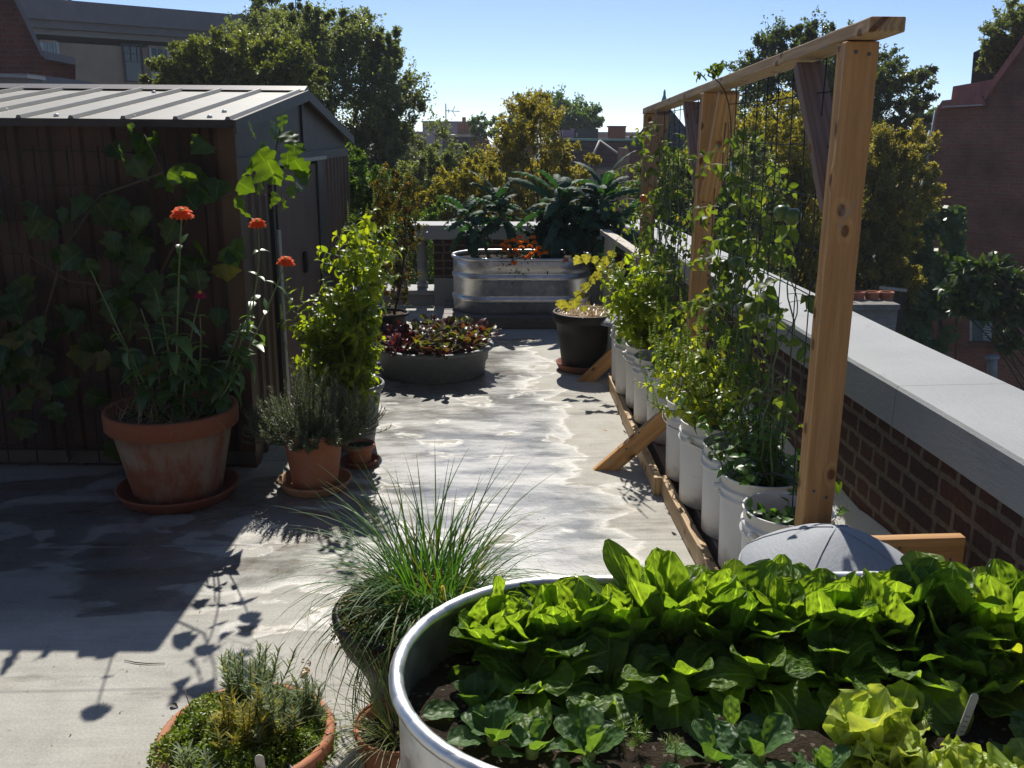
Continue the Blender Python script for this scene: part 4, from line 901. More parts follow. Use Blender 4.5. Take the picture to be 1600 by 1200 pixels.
saucer('red plastic saucer under the black resin pot', (.845, 6.47), .20, .055, 'terra_dk')
pot('resin_pot', 'black resin pot topped with straw mulch near the far bucket', (.845, 6.47), .232, .155, .41, 'blackpot', .385, .07, .02, 'straw', .012)

# round grey tub
tub = thing('round_tub', 'low round grey tub packed with red beet leaves', 'tub', (-.235, 6.42, 0))
mb = MB(); lathe(mb, [(0, 0), (.355, 0), (.365, .008), (.375, .10), (.388, .105), (.395, .175), (.425, .185), (.432, .20), (.425, .212), (.40, .214), (.385, .20), (.36, .12), (0, .12)], (-.235, 6.42, 0), 64); mb.build('tub_body', M['greypot'], tub)
mb = MB(); lathe(mb, [(.383, .17), (.2, .185), (0, .19)], (-.235, 6.42, 0), 48); mb.build('soil', M['soil'], tub)

# oblong stock tanks
def tank(label, c, hx, R, z0, h, ribs, soilz):
    t = thing('stock_tank', label, 'tank', (c[0], c[1], z0))
    out = [(-.03, 0), (-.004, 0), (0, .006)]
    for z in ribs: out += [(0, z-.028), (.006, z-.02), (.012, z), (.006, z+.02), (0, z+.028), (-.006, z+.036), (0, z+.046)]
    out += [(0, h-.035)]
    a = np.linspace(-2.3, 3.3, 14); out += [(.004+.0155*math.cos(q), h-.0155+.0155*math.sin(q)) for q in a]
    out += [(-.006, h-.03), (-.006, soilz-.06)]
    mb = MB(); oval(mb, out, (c[0], c[1], z0), hx, R); mb.build('tank_body', M['galv'], t)
    mb = MB(); P, Nn = stadium(hx, R-.008); n = len(P); rings = [1., .93, .85, .75, .62, .5, .35, .2, .05]; v = []
    for q in rings:
        x = c[0]+P[:, 0]*(q if q > .5 else q) ; y = c[1]+P[:, 1]*q
        v.append(np.stack([x, y, z0+soilz+.03*(vnoise(x, y, 9, 3)-.5)+.02*(vnoise(x, y, 30, 4)-.5)+.012*(vnoise(x, y, 80, 5)-.5)], 1))
    k = len(rings); i, j = np.meshgrid(np.arange(k-1), np.arange(n), indexing='ij')
    mb.add(np.concatenate(v), [np.stack([i*n+j, i*n+(j+1) % n, (i+1)*n+(j+1) % n, (i+1)*n+j], -1).reshape(-1, 4), (np.arange(n)+(k-1)*n)[None]]); mb.build('soil', M['soil'], t)
    return t
TC = (.625, 1.67)
tank('oblong galvanised tank of lettuce and spinach in the foreground', TC, .395, .37, 0, .61, (.15, .34), .475)
tank('oblong galvanised tank of kale on a timber base against the far parapet', (.50, 8.37), .29, .325, .10, .49, (.115, .31), .44)
sl = thing('timber_platform', 'dark weathered timber platform carrying the far oblong tank', 'timber', (.5, 8.3, 0))
for q, y in enumerate((7.99, 8.18, 8.37, 8.56, 8.72)): board('plank', (-.20, y, .075), (1.20, y, .075), .17 if q else .19, .046, (0, 0, 1), M['slab'], sl)
for x in (-.17, .5, 1.15): board('bearer', (x, 7.93, .027), (x, 8.75, .027), .08, .05, (0, 0, 1), M['slab'], sl)
board('skirt_board', (-.195, 7.885, .052), (1.2, 7.885, .052), .028, .096, (0, 0, 1), M['slab'], sl)

# roof vents
def vent(label, c, rp_, rh_, z1, z2, rot, seg=40):
    t = thing('roof_vent', label, 'vent', (c[0], c[1], 0))
    mb = MB(); lathe(mb, [(rp_*1.5, .003), (rp_*1.1, .02), (rp_, .05), (rp_, z1+.01)], (c[0], c[1], 0), 36); mb.build('pipe', M['vent'], t)
    mb = MB(); lathe(mb, [(rh_*.9, z1-.012), (rh_, z1-.014), (rh_*1.003, z1), (rh_*.97, z1+.012), (rh_*.8, z1+(z2-z1)*.34), (rh_*.5, z1+(z2-z1)*.68), (rh_*.2, z1+(z2-z1)*.92), (.012, z2), (0, z2)], (c[0], c[1], 0), seg); o = mb.build('hood', M['vent'], t)
    for a in (rot+.9, rot+2.47, rot+4.04, rot+5.61):
        mb = MB(); tube(mb, [(c[0]+rh_*q*math.cos(a), c[1]+rh_*q*math.sin(a), z1+(z2-z1)*w_+.0008) for q, w_ in ((.99, .06), (.8, .34), (.5, .68), (.2, .92), (.03, 1.))], .0028, 6); mb.build('seam', M['vent'], o)
    mb = MB(); th = np.linspace(0, 6.2832, 49); tube(mb, np.stack([c[0]+rh_*np.cos(th), c[1]+rh_*np.sin(th), np.full(49, z1-.006)], 1), .006, 8, cap=False); mb.build('rolled_edge', M['vent'], o)
vent('grey conical vent hood between the near tank and trellis post', (1.005, 2.30), .11, .245, .49, .612, 0)
vent('small grey domed vent behind the black resin pot', (1.07, 6.30), .085, .15, .38, .455, 0)

# buckets: one built with its parts, the rest copied
def make_bucket(c, label):
    t = thing('white_bucket', label, 'bucket', (c[0], c[1], .092), 'white buckets along the trellis')
    z = .092; h = .37
    mb = MB(); lathe(mb, [(0, 0), (.128, 0), (.134, .006), (.143, h-.095), (.1435, h-.004), (.1485, h-.004), (.150, h), (.147, h+.003), (.142, h), (.139, h-.09), (.133, h-.12), (0, h-.12)], (c[0], c[1], z), 48); mb.build('bucket_body', M['white'], t)
    mb = MB(); lathe(mb, [(.1425, h-.088), (.152, h-.084), (.153, h-.076), (.146, h-.07), (.147, h-.055), (.151, h-.05), (.151, h-.044), (.1435, h-.04)], (c[0], c[1], z), 48); mb.build('collar', M['white'], t)
    for s_ in (-1, 1):
        mb = MB(); a = .5+(0 if s_ > 0 else math.pi); p = np.array([c[0]+.153*math.cos(a), c[1]+.153*math.sin(a), z+h-.062]); d = np.array([math.cos(a), math.sin(a), 0]); tube(mb, [p-d*.01, p+d*.014], [.016, .014], 10); mb.build('handle_lug', M['white'], t)
    mb = MB(); th = np.linspace(0, np.pi, 20); a = .5; d = np.array([math.cos(a), math.sin(a), 0]); e = np.array([-math.sin(a), math.cos(a), 0]); cc = np.array([c[0], c[1], z+h-.062])
    tube(mb, [cc+d*.163*math.cos(q)-e*.166*math.sin(q)*.98-np.array([0, 0, .045*math.sin(q)]) for q in th], .0022, 6); mb.build('handle', M['steel'], t)
    mb = MB(); lathe(mb, [(.1385, h-.075), (.10, h-.062), (.05, h-.068), (0, h-.06)], (c[0], c[1], z), 30); mb.build('soil', M['soil'], t)
    return t
BK = [(1.055, 2.79, 'white bucket of small pea shoots right at the near trellis post'), (1.07, 3.12, 'white bucket of bushy peas, second from the near trellis post'), (1.085, 3.44, 'white bucket, third from the near post, under tall tomato stems'),
      (1.065, 3.76, 'white bucket with brown basil stems under the flowering lime basil'), (1.07, 4.07, 'white bucket just in front of the middle trellis post'), (1.085, 4.62, 'white bucket just beyond the middle trellis post'),
      (1.07, 4.93, 'white bucket, second beyond the middle trellis post'), (1.075, 5.23, 'white bucket under the bright green basil bush'), (1.06, 5.53, 'white bucket, second last from the far trellis post'), (1.08, 5.82, 'farthest white bucket, at the far trellis post')]
bk0 = make_bucket(BK[0][:2], BK[0][2])
for q, (x, y, lab) in enumerate(BK[1:]):
    r = bk0.copy(); COL.objects.link(r); r.location = (x, y, .092); r['label'] = lab; r.rotation_euler = (0, 0, [2.4, .3, .1, 5.2, 2.2, .2, 5.6, 1.2, .4][q])
    for ch in bk0.children:
        d = ch.copy(); COL.objects.link(d); d.parent = r

def plant_tag(label, p, top, w=.016):
    p, top = np.array(p), np.array(top); t = thing('plant_tag', label, 'plant tag', tuple(p)); d = unit(top-p); s_ = unit(np.cross(d, [0, 1, .4])); nn = np.cross(s_, d); L = np.linalg.norm(top-p)
    mb = MB(); o = [p+s_*w*.2, p+s_*w*.5+d*.02, p+s_*w*.5+d*(L-.008)] + [p+d*(L-.008)+s_*w*.5*math.cos(a)+d*w*.5*math.sin(a) for a in np.linspace(.3, 2.84, 6)] + [p-s_*w*.5+d*(L-.008), p-s_*w*.5+d*.02, p-s_*w*.2]
    poly_extrude(mb, o, nn*.0016); mb.build('blade', M['tag_w'], t, smooth=False)
    return t, d, s_, nn
plant_tag('white plant tag in the sedum and lavender pot', (-.445, 1.745, .27), (-.449, 1.74, .352), .02)
plant_tag('white plant tag behind the pale frilly lettuce', (.790, 1.58, .46), (.808, 1.60, .555), .018)
t, d, s_, nn = plant_tag('white pencilled plant tag at the right of the near tank', (.985, 1.575, .46), (1.025, 1.60, .56), .021)
mb = MB()
if nn[1] > 0: off = -nn*.0006
else: off = nn*.0022
for q in range(4): b = np.array([.985, 1.575, .46])+d*(.03+.011*q)+off; tube(mb, [b-s_*.006, b-s_*.002+d*.002, b+s_*.002-d*.001, b+s_*.006+d*.001], .0006, 4)
mb.build('pencil_marks', M['ink'], t)

# drip hose, litter on the deck
mb = MB(); tube(mb, bez((-.41, 1.80, .285), (-.37, 1.74, .33), (-.31, 1.66, .20), 12), .0055, 8); tube(mb, bez((-.31, 1.66, .20), (-.26, 1.58, .08), (-.22, 1.45, .012), 10), .0055, 8)
tag(mb.build('drip_hose', M['black']), 'black drip hose arching out of the sedum pot', 'hose')
mb = MB(); tube(mb, bez((1.03, 3.0, .50), (1.10, 2.85, .60), (1.15, 2.72, .40), 12), .0045, 8); tag(mb.build('drip_hose', M['black']), 'black drip hose looping into the nearest white bucket', 'hose')
# ------------------------------------------------------------------ plants on the deck
def rng(s): return np.random.RandomState(s)
def leafy(name, label, cat, base, group=None): return thing(name, label, cat, tuple(base), group)

# zinnias
Z = np.array([-1.345, 4.13, .375])
def zinnia(label, root, tip, mid, head, nl, seed, L=.10):
    rs = rng(seed); t = leafy('zinnia', label, 'flower', root, 'zinnias in the limewashed pot'); st = MB(); lf = MB()
    P = bez(root, mid, tip, 14); tube(st, P, np.linspace(.0045, .0028, 14), 6); st.build('stem', M['stem_g'], t)
    along(lf, P, .12, .93, nl, L, L*.46, LAN, 1.15, .1, .7, .15, .02, .45, True, rs)
    along(lf, P, .05, .55, nl//2*2, L*1.25, L*.55, LAN, 1.2, .45, .9, .15, .02, .1, True, rs)
    lf.build('leaves', M['zin'], t)
    if head:
        m, r = head; fh = MB(); d = unit(P[-1]-P[-2]); d = unit(d*.4+np.array([0, -.12, 1.])); a = unit(np.cross(d, [1, 0, 0])); b = np.cross(d, a)
        for ring, (nn_, rr, el) in enumerate(((15, 1., -.12), (12, .8, .2), (8, .55, .6))):
            az = np.arange(nn_)*6.2832/nn_+ring*.2+rs.normal(0, .06, nn_); rd_ = np.cos(az)[:, None]*a+np.sin(az)[:, None]*b
            scatter(fh, tpl_grid(w_broad, 4, 2), tip+d*.004*ring+rd_*.004, rd_*math.cos(el)+d*math.sin(el), d+rd_*-.3, r*rr, r*.42, curl=.45, cup=.12, rs=rs)
        h = fh.build('flower_head', M[m], t); ey = MB(); lathe(ey, [(r*.28, .0), (r*.25, .008), (r*.12, .013), (0, .014)], tip+d*.006, 12); ey.build('flower_eye', M['yellow'], h)
    return t
zinnia('tallest orange zinnia, in the middle of the pot', Z+[.02, 0, 0], np.array([-1.10, 3.71, 1.335]), np.array([-1.25, 4.0, .85]), ('orange', .046), 12, 1)
zinnia('orange zinnia at the height of the shed door handle, near the vine', Z+[.15, .02, 0], np.array([-.872, 3.98, 1.27]), np.array([-.88, 4.15, .9]), ('orange', .038), 14, 2)
zinnia('lowest orange zinnia, hanging over to the right', Z+[.17, -.05, 0], np.array([-.772, 4.03, 1.105]), np.array([-.95, 4.1, .7]), ('orange', .040), 12, 3)
zinnia('small magenta zinnia low among the leaves', Z+[.06, -.05, 0], np.array([-1.135, 3.99, .965]), np.array([-1.25, 4.1, .7]), ('magenta', .024), 8, 4)
zinnia('zinnia stem with a closed bud leaning left', Z+[-.05, 0, 0], np.array([-1.585, 4.0, 1.07]), np.array([-1.5, 4.05, .75]), None, 8, 5)
for q, (dx, tx, ty, tz) in enumerate(((-.12, -1.52, 4.0, .82), (.0, -1.31, 3.95, 1.0), (.1, -1.16, 4.05, .86), (.16, -.98, 4.02, .83), (.18, -.92, 4.0, .95), (-.04, -1.40, 4.02, .9))):
    zinnia('leafy zinnia stem without a flower in the limewashed pot', Z+[dx, 0, 0], np.array([tx, ty, tz]), np.array([(Z[0]+dx+tx)/2+.02, 4.12, .65]), None, 12, 10+q, .085)
hb = MB(); rs = rng(40); k = 260; a = rs.rand(k)*6.28; r = .25*np.sqrt(rs.rand(k)); P = np.stack([Z[0]+r*np.cos(a), Z[1]+r*np.sin(a), np.full(k, .385)+.02*rs.rand(k)], 1)
scatter(hb, BLADE, P, rdir(k, rs)*[1, 1, .35]+[0, 0, .2], [0, 0, 1], .08+.07*rs.rand(k), .004, curl=rs.normal(0, 1, k), rs=rs); tag(hb.build('straw_mulch', M['hay'], None), 'dry straw lying on the soil of the zinnia pot', 'mulch', kind='stuff')

# grape vine on the wire
vn = leafy('grape_vine', 'shaded grape vine climbing the wire mesh with one sunlit shoot', 'vine', S(1.0, -.1, 0)); lf = MB(); st = MB(); rs = rng(50)
cl = [(.25, 1.05, .28, .35, 34), (.55, 1.15, .25, .3, 30), (.95, .75, .4, .28, 44), (1.5, .75, .3, .25, 26), (.45, .75, .25, .25, 22), (1.7, 1.1, .3, .2, 16), (1.0, .42, .4, .2, 20), (.12, 1.4, .1, .15, 8), (1.2, 1.25, .3, .12, 10), (.2, .5, .15, .25, 12), (2.4, .9, .3, .4, 14)]
for a, z, sa, sz, n in cl:
    n = max(4, int(n*.55)); A_ = a+rs.normal(0, sa*.6, n); z_ = np.clip(z+rs.normal(0, sz*.55, n), .1, 1.6); P = np.array([S(max(.0, p), -.09-.10*rs.rand(), q) for p, q in zip(A_, z_)])
    scatter(lf, GRAPE, P+[0, 0, .05], np.stack([rs.normal(0, .7, n), rs.normal(-.25, .3, n), rs.normal(-.8, .4, n)], 1), np.stack([rs.normal(0, .4, n), rs.normal(-1, .2, n), rs.normal(.5, .3, n)], 1), .09+.06*rs.rand(n), .10+.06*rs.rand(n), curl=rs.normal(.4, .4, n), cup=.12, ruf=.05, rs=rs)
def sunny(pts, sizes, seed, y0=4.12):
    rs = rng(seed)
    for (px, py), s in zip(pts, sizes):
        p = at(px, py, y0+rs.normal(0, .12)); T = np.array([rs.normal(.1, .7), rs.normal(-.1, .6), -1.]); N = np.array([rs.normal(.1, .9), rs.normal(-.6, .6), rs.normal(.3, .5)])
        scatter(lf, GRAPE, p[None]-unit(T)*s*.4, T, N, s, s*1.05, curl=rs.normal(.3, .4), cup=rs.normal(.1, .15), ruf=.06, rnd=.25+.5*rs.rand(), rs=rs)
SP = [(392, 203), (405, 228), (430, 205), (452, 215), (425, 225), (440, 190), (412, 250), (425, 268), (395, 262), (384, 292), (398, 302), (460, 232), (468, 262), (463, 285), (455, 295), (405, 290), (375, 320), (430, 255), (450, 250), (440, 320), (425, 310), (410, 330), (390, 340), (470, 275)]
sunny([SP[i] for i in (0, 1, 2, 3, 5, 6, 7, 9, 11, 12, 13, 14, 16, 18, 19, 20, 22, 15, 23, 8)], [.085, .07, .10, .09, .07, .11, .12, .09, .09, .10, .10, .07, .10, .08, .06, .08, .07, .09, .09, .09], 51)
sunny([(205, 203), (222, 225), (240, 225), (232, 250), (262, 282), (275, 275), (295, 278), (215, 260), (190, 240)], [.07, .13, .13, .10, .12, .09, .07, .13, .1], 52, 4.28)
tube(st, [S(.3, -.06, .05), S(.28, -.07, .5), S(.35, -.07, 1.0), S(.15, -.09, 1.35), at(405, 300, 4.2), at(430, 240, 4.15), at(440, 190, 4.12)], [.012, .011, .009, .007, .005, .004, .003], 6)
tube(st, [S(.9, -.06, .05), S(1.0, -.07, .6), S(.8, -.07, 1.1), S(.6, -.08, 1.35), at(255, 270, 4.3), at(225, 210, 4.28)], [.01, .009, .007, .006, .005, .003], 6)
tube(st, [S(.9, -.07, .6), S(1.5, -.07, .8), S(2.4, -.07, 1.0)], [.007, .006, .004], 6); tube(st, [S(.35, -.07, .9), S(.8, -.07, .95), S(1.3, -.07, 1.3)], [.006, .005, .003], 6)
for q in range(6): p = at(400+q*12, 270+6*q, 4.12); tube(st, bez(p, p+rs.normal(0, .04, 3), p+[rs.normal(0, .05), -.03, -.09], 7), .0013, 4)
lf.build('leaves', M['vine'], vn); st.build('stem', M['stem_b'], vn)

# rosemary, lavender: upright sprigs of needles
def sprigs(name, label, cat, c, nst, rx, ry, h, mat, nl, L, seed, lean=.8, wd=.0028, stem='stem_b', z0=0., group=None, needle=NEED):
    rs = rng(seed); t = leafy(name, label, cat, (c[0], c[1], c[2]), group); lf = MB(); st = MB()
    for q in range(nst):
        a = rs.rand()*6.28; r = math.sqrt(rs.rand()); b = np.array(c)+[r*rx*.35*math.cos(a), r*ry*.35*math.sin(a), 0]; hh = h*(.55+.5*rs.rand())*(1-.25*r)
        tip = np.array(c)+[r*rx*math.cos(a)+rs.normal(0, .02), r*ry*math.sin(a)+rs.normal(0, .02), hh-z0*r]; P = bez(b, (b+tip)/2+[r*rx*.3*math.cos(a), r*ry*.3*math.sin(a), -.02], tip, 9)
        tube(st, P, np.linspace(.0022, .0009, 9), 4); along(lf, P, .15, 1., nl, L, wd, needle, .75, -.1, .3, .0, 0, .35, False, rs, jit=.15)
    st.build('stem', M[stem], t); lf.build('needles', M[mat], t); return t
sprigs('rosemary', 'bushy grey green rosemary spilling over its terracotta pot', 'herb', (-.725, 4.21, .25), 300, .34, .26, .40, 'rosemary', 60, .028, 60, z0=.16, wd=.0052)
for q, (dx, dy, n, h, lab) in enumerate(((.075, -.03, 15, .155, 'lavender clump at the right side of the sedum pot'), (-.02, .10, 18, .19, 'tallest lavender clump, at the back of the sedum pot'), (.0, -.06, 16, .17, 'yellowing lavender clump in the middle of the sedum pot'), (-.06, -.15, 8, .09, 'short lavender clump at the front of the sedum pot'), (.11, .05, 8, .13, 'small lavender clump by the far right rim of the sedum pot'))):
    sprigs('lavender', lab, 'herb', (-.515+dx, 1.9+dy, .27), int(n*1.3), .062, .056, h*1.08, 'lavender' if q != 2 else 'lavender_y', 42, .040, 70+q, wd=.0062)
def mound(name, label, c, R, h, n, L, Wd, m, seed, cat='herb', hang=0., ell=1., kind=None, lo=0.):
    rs = rng(seed); a = rs.rand(n)*6.28; r = R*np.sqrt(lo+(1-lo)*rs.rand(n)); nz = vnoise(r*np.cos(a)+5, r*np.sin(a)+5, 22, seed); z = h*(.3+.7*nz)*(1-(r/R)**3)*(.35+.65*rs.rand(n)**.5) - np.where(r > R*.93, hang*rs.rand(n), 0)
    P = np.stack([c[0]+r*np.cos(a)*ell, c[1]+r*np.sin(a), c[2]+z], 1); lf = MB()
    scatter(lf, DIA, P, rdir(n, rs)*.8+np.stack([np.cos(a)*.4, np.sin(a)*.4, .5+0*a], 1), rdir(n, rs)*.5+[0, 0, 1], L*(.6+.8*rs.rand(n)), Wd, curl=.4, cup=.2, rnd=np.clip(nz*.7+.4*rs.rand(n), 0, 1), rs=rs)
    t = leafy(name, label, cat, c); lf.build('foliage', M[m], t); st = MB()
    for q in range(30): a = rs.rand()*6.28; r = R*.8*math.sqrt(rs.rand()); p = np.array([c[0]+r*math.cos(a), c[1]+r*math.sin(a), c[2]]); tube(st, bez(p, p+[0, 0, h*.4], p+rs.normal(0, .02, 3)+[0, 0, h*.6], 5), .0012, 4)
    st.build('stem', M['stem_b'], t); return t
mound('sedum', 'mossy bright green sedum carpet filling the lower left pot', (-.520, 1.895, .275), .212, .10, 9500, .012, .007, 'moss', 80, hang=.035)
mound('thyme', 'fine brownish thyme cushion under the chives', (-.155, 2.355, .342), .224, .085, 6500, .011, .0055, 'thyme', 81, hang=.05)

# chives and grass
def tuft(name, label, c, n, R, L, wd, m, seed, droop, spread, cat='herb', bias=(0, 0), up=1.):
    rs = rng(seed); t = leafy(name, label, cat, c); lf = MB(); a = rs.rand(n)*6.28; r = R*np.sqrt(rs.rand(n)); P = np.stack([c[0]+r*np.cos(a), c[1]+r*np.sin(a), np.full(n, c[2])], 1)
    az = a+rs.normal(0, .5, n); el = np.abs(rs.normal(0, spread, n))+r/R*.25; T = np.stack([np.sin(el)*np.cos(az)+bias[0], np.sin(el)*np.sin(az)+bias[1], np.cos(el)*up], 1)
    N = np.stack([-np.cos(az)*np.cos(el), -np.sin(az)*np.cos(el), np.sin(el)+.2], 1); ln = L*(.45+.65*rs.rand(n))
    scatter(lf, BLADE, P, T, N, ln, wd*(.7+.6*rs.rand(n)), curl=np.clip(droop*(.1+el*1.3)+rs.normal(0, .18, n), -.2, 2.4), cup=.5, rs=rs, rnd=rs.rand(n)**1.3)
    # hollow rounded backs of the blades
    lf.build('blades', M[m], t); return t
tuft('chives', 'big tuft of chives arching over the dark brown pot', (-.11, 2.42, .34), 640, .12, .46, .0046, 'chive', 90, 1.75, .62, up=1.)
tuft('chives', 'limp chive blades trailing down the front of the dark pot', (-.05, 2.27, .34), 130, .06, .34, .0040, 'chive', 91, 1.9, .7, bias=(.1, -.7))
tuft('grass', 'wispy grass clump in the little terracotta pot', (-.165, 1.985, .21), 260, .06, .27, .0032, 'grass', 92, 1.5, .62, cat='grass', bias=(-.12, -.05))
tuft('grass', 'dead straw under the wispy grass in the little pot', (-.165, 1.985, .20), 90, .09, .10, .003, 'hay', 93, 1.2, 1.1, cat='grass')

# leafy bushes: branching stems with leaf pairs
def bushy(name, label, cat, base, tips, mat, nl, L, Wd, seed, droop=.35, tpl=OV, sub=3, sl=.16, spikes=0, stem='stem_g', group=None, curl=.7, cup=.2, parent=None):
    rs = rng(seed); t = leafy(name, label, cat, base, group); lf = MB(); st = MB(); sk = MB(); base = np.array(base, float)
    for tip in tips:
        tip = np.array(tip, float); P = bez(base+rs.normal(0, .02, 3)*[1, 1, 0], (base+tip)/2+[0, 0, .04]+(base-tip)*[.25, .25, 0], tip, 12); tube(st, P, np.linspace(.005, .002, 12), 5)
        along(lf, P, .25, 1., nl, L, Wd, tpl, 1.05, droop, curl, cup, .03, .35, True, rs)
        for q in range(sub):
            u = .3+.65*rs.rand(); i = int(u*11); d = unit(rs.normal(0, 1, 3)*[1, 1, .3]+[0, 0, .7]); e = P[i]+d*sl*(.6+.6*rs.rand()); Q = bez(P[i], (P[i]+e)/2+[0, 0, -.015], e, 6)
            tube(st, Q, np.linspace(.0025, .0012, 6), 4); along(lf, Q, .2, 1., nl//2, L*.9, Wd*.9, tpl, 1.0, droop, curl, cup, .03, .4, True, rs)
            if spikes and rs.rand() < spikes: spike(sk, e, rs)
        if spikes: spike(sk, tip, rs)
    st.build('stem', M[stem], t); lf.build('leaves', M[mat], t)
    if spikes: sk.build('flower_spikes', M['spike'], t)
    return t
def spike(mb, p, rs, L=.10):
    d = unit(rs.normal(0, .18, 3)+[0, 0, 1]); L = L*(.6+.7*rs.rand()); tube(mb, [p, p+d*L], [.0018, .001], 4); n = int(L/.012)
    for k in range(n):
        a = np.arange(5)*1.2566+k*.6; q = p+d*(.012*k+.006); a0 = unit(np.cross(d, [1, .2, 0])); b0 = np.cross(d, a0); rd_ = np.cos(a)[:, None]*a0+np.sin(a)[:, None]*b0
        scatter(mb, DIA, np.repeat(q[None], 5, 0), rd_+d*.5, d-rd_*.3, .011*(1.2-.6*k/n), .008, curl=-.6, cup=.4, rs=rs)
def tips_px(pts, y, sd, seed): rs = rng(seed); return [at(x, q, y+rs.normal(0, sd)) for x, q in pts]
bushy('basil', 'tall sunlit basil bush beside the shed door', 'herb', (-.625, 4.87, .31), tips_px([(585, 318), (570, 345), (545, 350), (440, 500), (455, 560), (470, 640), (520, 660), (560, 650), (505, 545), (580, 620), (530, 380), (590, 370), (505, 430), (470, 470), (545, 420), (610, 360), (575, 450), (520, 500), (480, 540), (560, 520), (600, 440), (450, 480), (500, 590), (540, 570), (575, 560), (585, 500), (600, 395), (530, 620), (470, 600), (540, 460), (560, 385)], 4.75, .12, 100), 'basil', 20, .072, .042, 101, sub=7, sl=.17, spikes=.12)
bushy('basil', 'lime green basil with many flower spikes leaning over the white buckets', 'herb', (1.065, 3.76, .40), tips_px([(1010, 600), (1030, 560), (1060, 540), (1090, 540), (1120, 550), (1140, 570), (1040, 610), (1075, 590), (1110, 600), (1145, 610), (1030, 640), (1060, 640), (1000, 570), (1125, 640)], 3.52, .10, 102), 'basil2', 16, .046, .025, 103, sub=8, sl=.10, spikes=.8)
bushy('basil', 'bright green basil bush over the far white buckets', 'herb', (1.07, 5.23, .40), tips_px([(940, 440), (955, 405), (1000, 395), (1035, 405), (950, 460), (965, 430), (990, 415), (1015, 420), (1040, 440), (945, 490), (975, 480), (1005, 470), (1030, 490), (960, 520), (1000, 530), (1045, 480), (985, 500)], 4.95, .14, 104), 'basil', 18, .066, .036, 105, sub=6, sl=.15, spikes=.1)
bushy('basil', 'darker basil bush by the middle trellis post', 'herb', (1.085, 4.62, .40), tips_px([(1040, 500), (1065, 480), (1090, 490), (1110, 470), (1130, 500), (1035, 540), (1070, 530), (1100, 530), (1020, 560), (1020, 520)], 4.45, .1, 106), 'basil', 12, .055, .028, 107, sub=4, sl=.11, spikes=.25)
bushy('bean_plant', 'small leafy plant drooping from the bucket by the far vent', 'herb', (1.06, 5.53, .40), tips_px([(985, 545), (975, 520), (1000, 555), (960, 530)], 5.35, .05, 108), 'pea', 6, .07, .05, 109, sub=1, sl=.06)

# peas in the near buckets
def peas(label, c, n, hgt, seed, rx=.12, group='peas in the near buckets'):
    rs = rng(seed); t = leafy('pea_plant', label, 'vegetable', (c[0], c[1], .40), group); lf = MB(); st = MB()
    for q in range(n):
        b = np.array([c[0]+rs.normal(0, .05), c[1]+rs.normal(0, .05), .395]); h = hgt*(.35+.7*rs.rand()); tip = b+[rs.normal(0, rx), rs.normal(0, .08), h]; P = bez(b, (b+tip)/2+rs.normal(0, .04, 3), tip, 8)
        tube(st, P, np.linspace(.0025, .0013, 8), 4); along(lf, P, .15, 1., int(6+h*26), .045, .03, OV, 1.1, .1, .3, .15, .03, .3, True, rs)
        e = tip+rs.normal(0, .02, 3); th = np.linspace(0, 9, 18); tube(st, [e+[.012*math.cos(x)*(1-x/12), .012*math.sin(x)*(1-x/12), .004*x] for x in th], .0006, 3)
    lf.build('leaves', M['pea'], t); st.build('stem', M['stem_g'], t)
peas('low pea shoots in the bucket at the near trellis post', (1.06, 2.78), 9, .11, 120, .06); peas('bushy pea plants in the second bucket from the near post', (1.09, 3.10), 26, .32, 121, .10)
peas('pea shoots twining beside the third bucket', (1.12, 3.36), 14, .38, 122, .08)

# tomatoes tied up the wire
def tomato(label, c, H_, nb, seed, fruits=(), dens=1., lean=0., xo=0., lf_=.054):
    rs = rng(seed); t = leafy('tomato_plant', label, 'vegetable', (c[0], c[1], .40), 'tomato plants up the trellis'); lf = MB(); st = MB()
    def leafc(p, d, L):
        d = unit(d+[0, 0, -.1]); P = bez(p, p+d*L*.5+[0, 0, .02], p+d*L+[0, 0, -L*.35], 7); tube(st, P, np.linspace(.0016, .0007, 7), 3)
        along(lf, P, .35, 1., 7, lf_, lf_*.57, OV, 1.0, .5, 1.1, .3, .08, .2, True, rs, jit=.35)
    for s_ in range(nb):
        b = np.array([c[0]+rs.normal(0, .03), c[1]+rs.normal(0, .03), .395]); h = H_*(.55+.5*rs.rand()) if s_ else H_; k = 10
        ys = c[1]+np.cumsum(rs.normal(lean/k, .035, k)); xs = np.array([bx(y)+.05 for y in ys])+rs.normal(0, .035, k)+xo; zs = np.linspace(.395, .395+h, k); xs[0], ys[0] = b[0], b[1]
        P = np.stack([xs, ys, zs], 1); Q = np.stack([np.interp(np.linspace(0, k-1, 26), np.arange(k), P[:, i]) for i in range(3)], 1); Q[1:-1] = (Q[:-2]+Q[1:-1]*2+Q[2:])/4
        tube(st, Q, np.linspace(.0055, .0016, 26), 6); n = int(h*9.5*dens)
        for q in range(n):
            u = (.12+.88*(q+rs.rand())/n); p = np.array([np.interp(u, np.linspace(0, 1, 26), Q[:, i]) for i in range(3)]); a = rs.rand()*6.28; leafc(p, np.array([math.cos(a), math.sin(a), .25]), .14+.10*rs.rand())
    lf.build('leaves', M['tomato'], t); st.build('stem', M['stem_g'], t)
    for p, m, r in fruits:
        fb = MB(); lathe(fb, [(0, -r), (r*.5, -r*.87), (r*.87, -r*.5), (r, 0), (r*.87, r*.5), (r*.5, r*.82), (r*.12, r*.86), (0, r*.8)], p, 16); fb.build('tomato', M[m], t)
TP = lambda x, y, Y: at(x, y, Y)
tomato('tomato plant nearest the near post, with green fruit at eye level', (1.09, 3.05), .95, 3, 130, [(TP(1222, 332, 3.05), 'tomg', .028), (TP(1238, 338, 3.03), 'tomg', .03)], .8, .1)
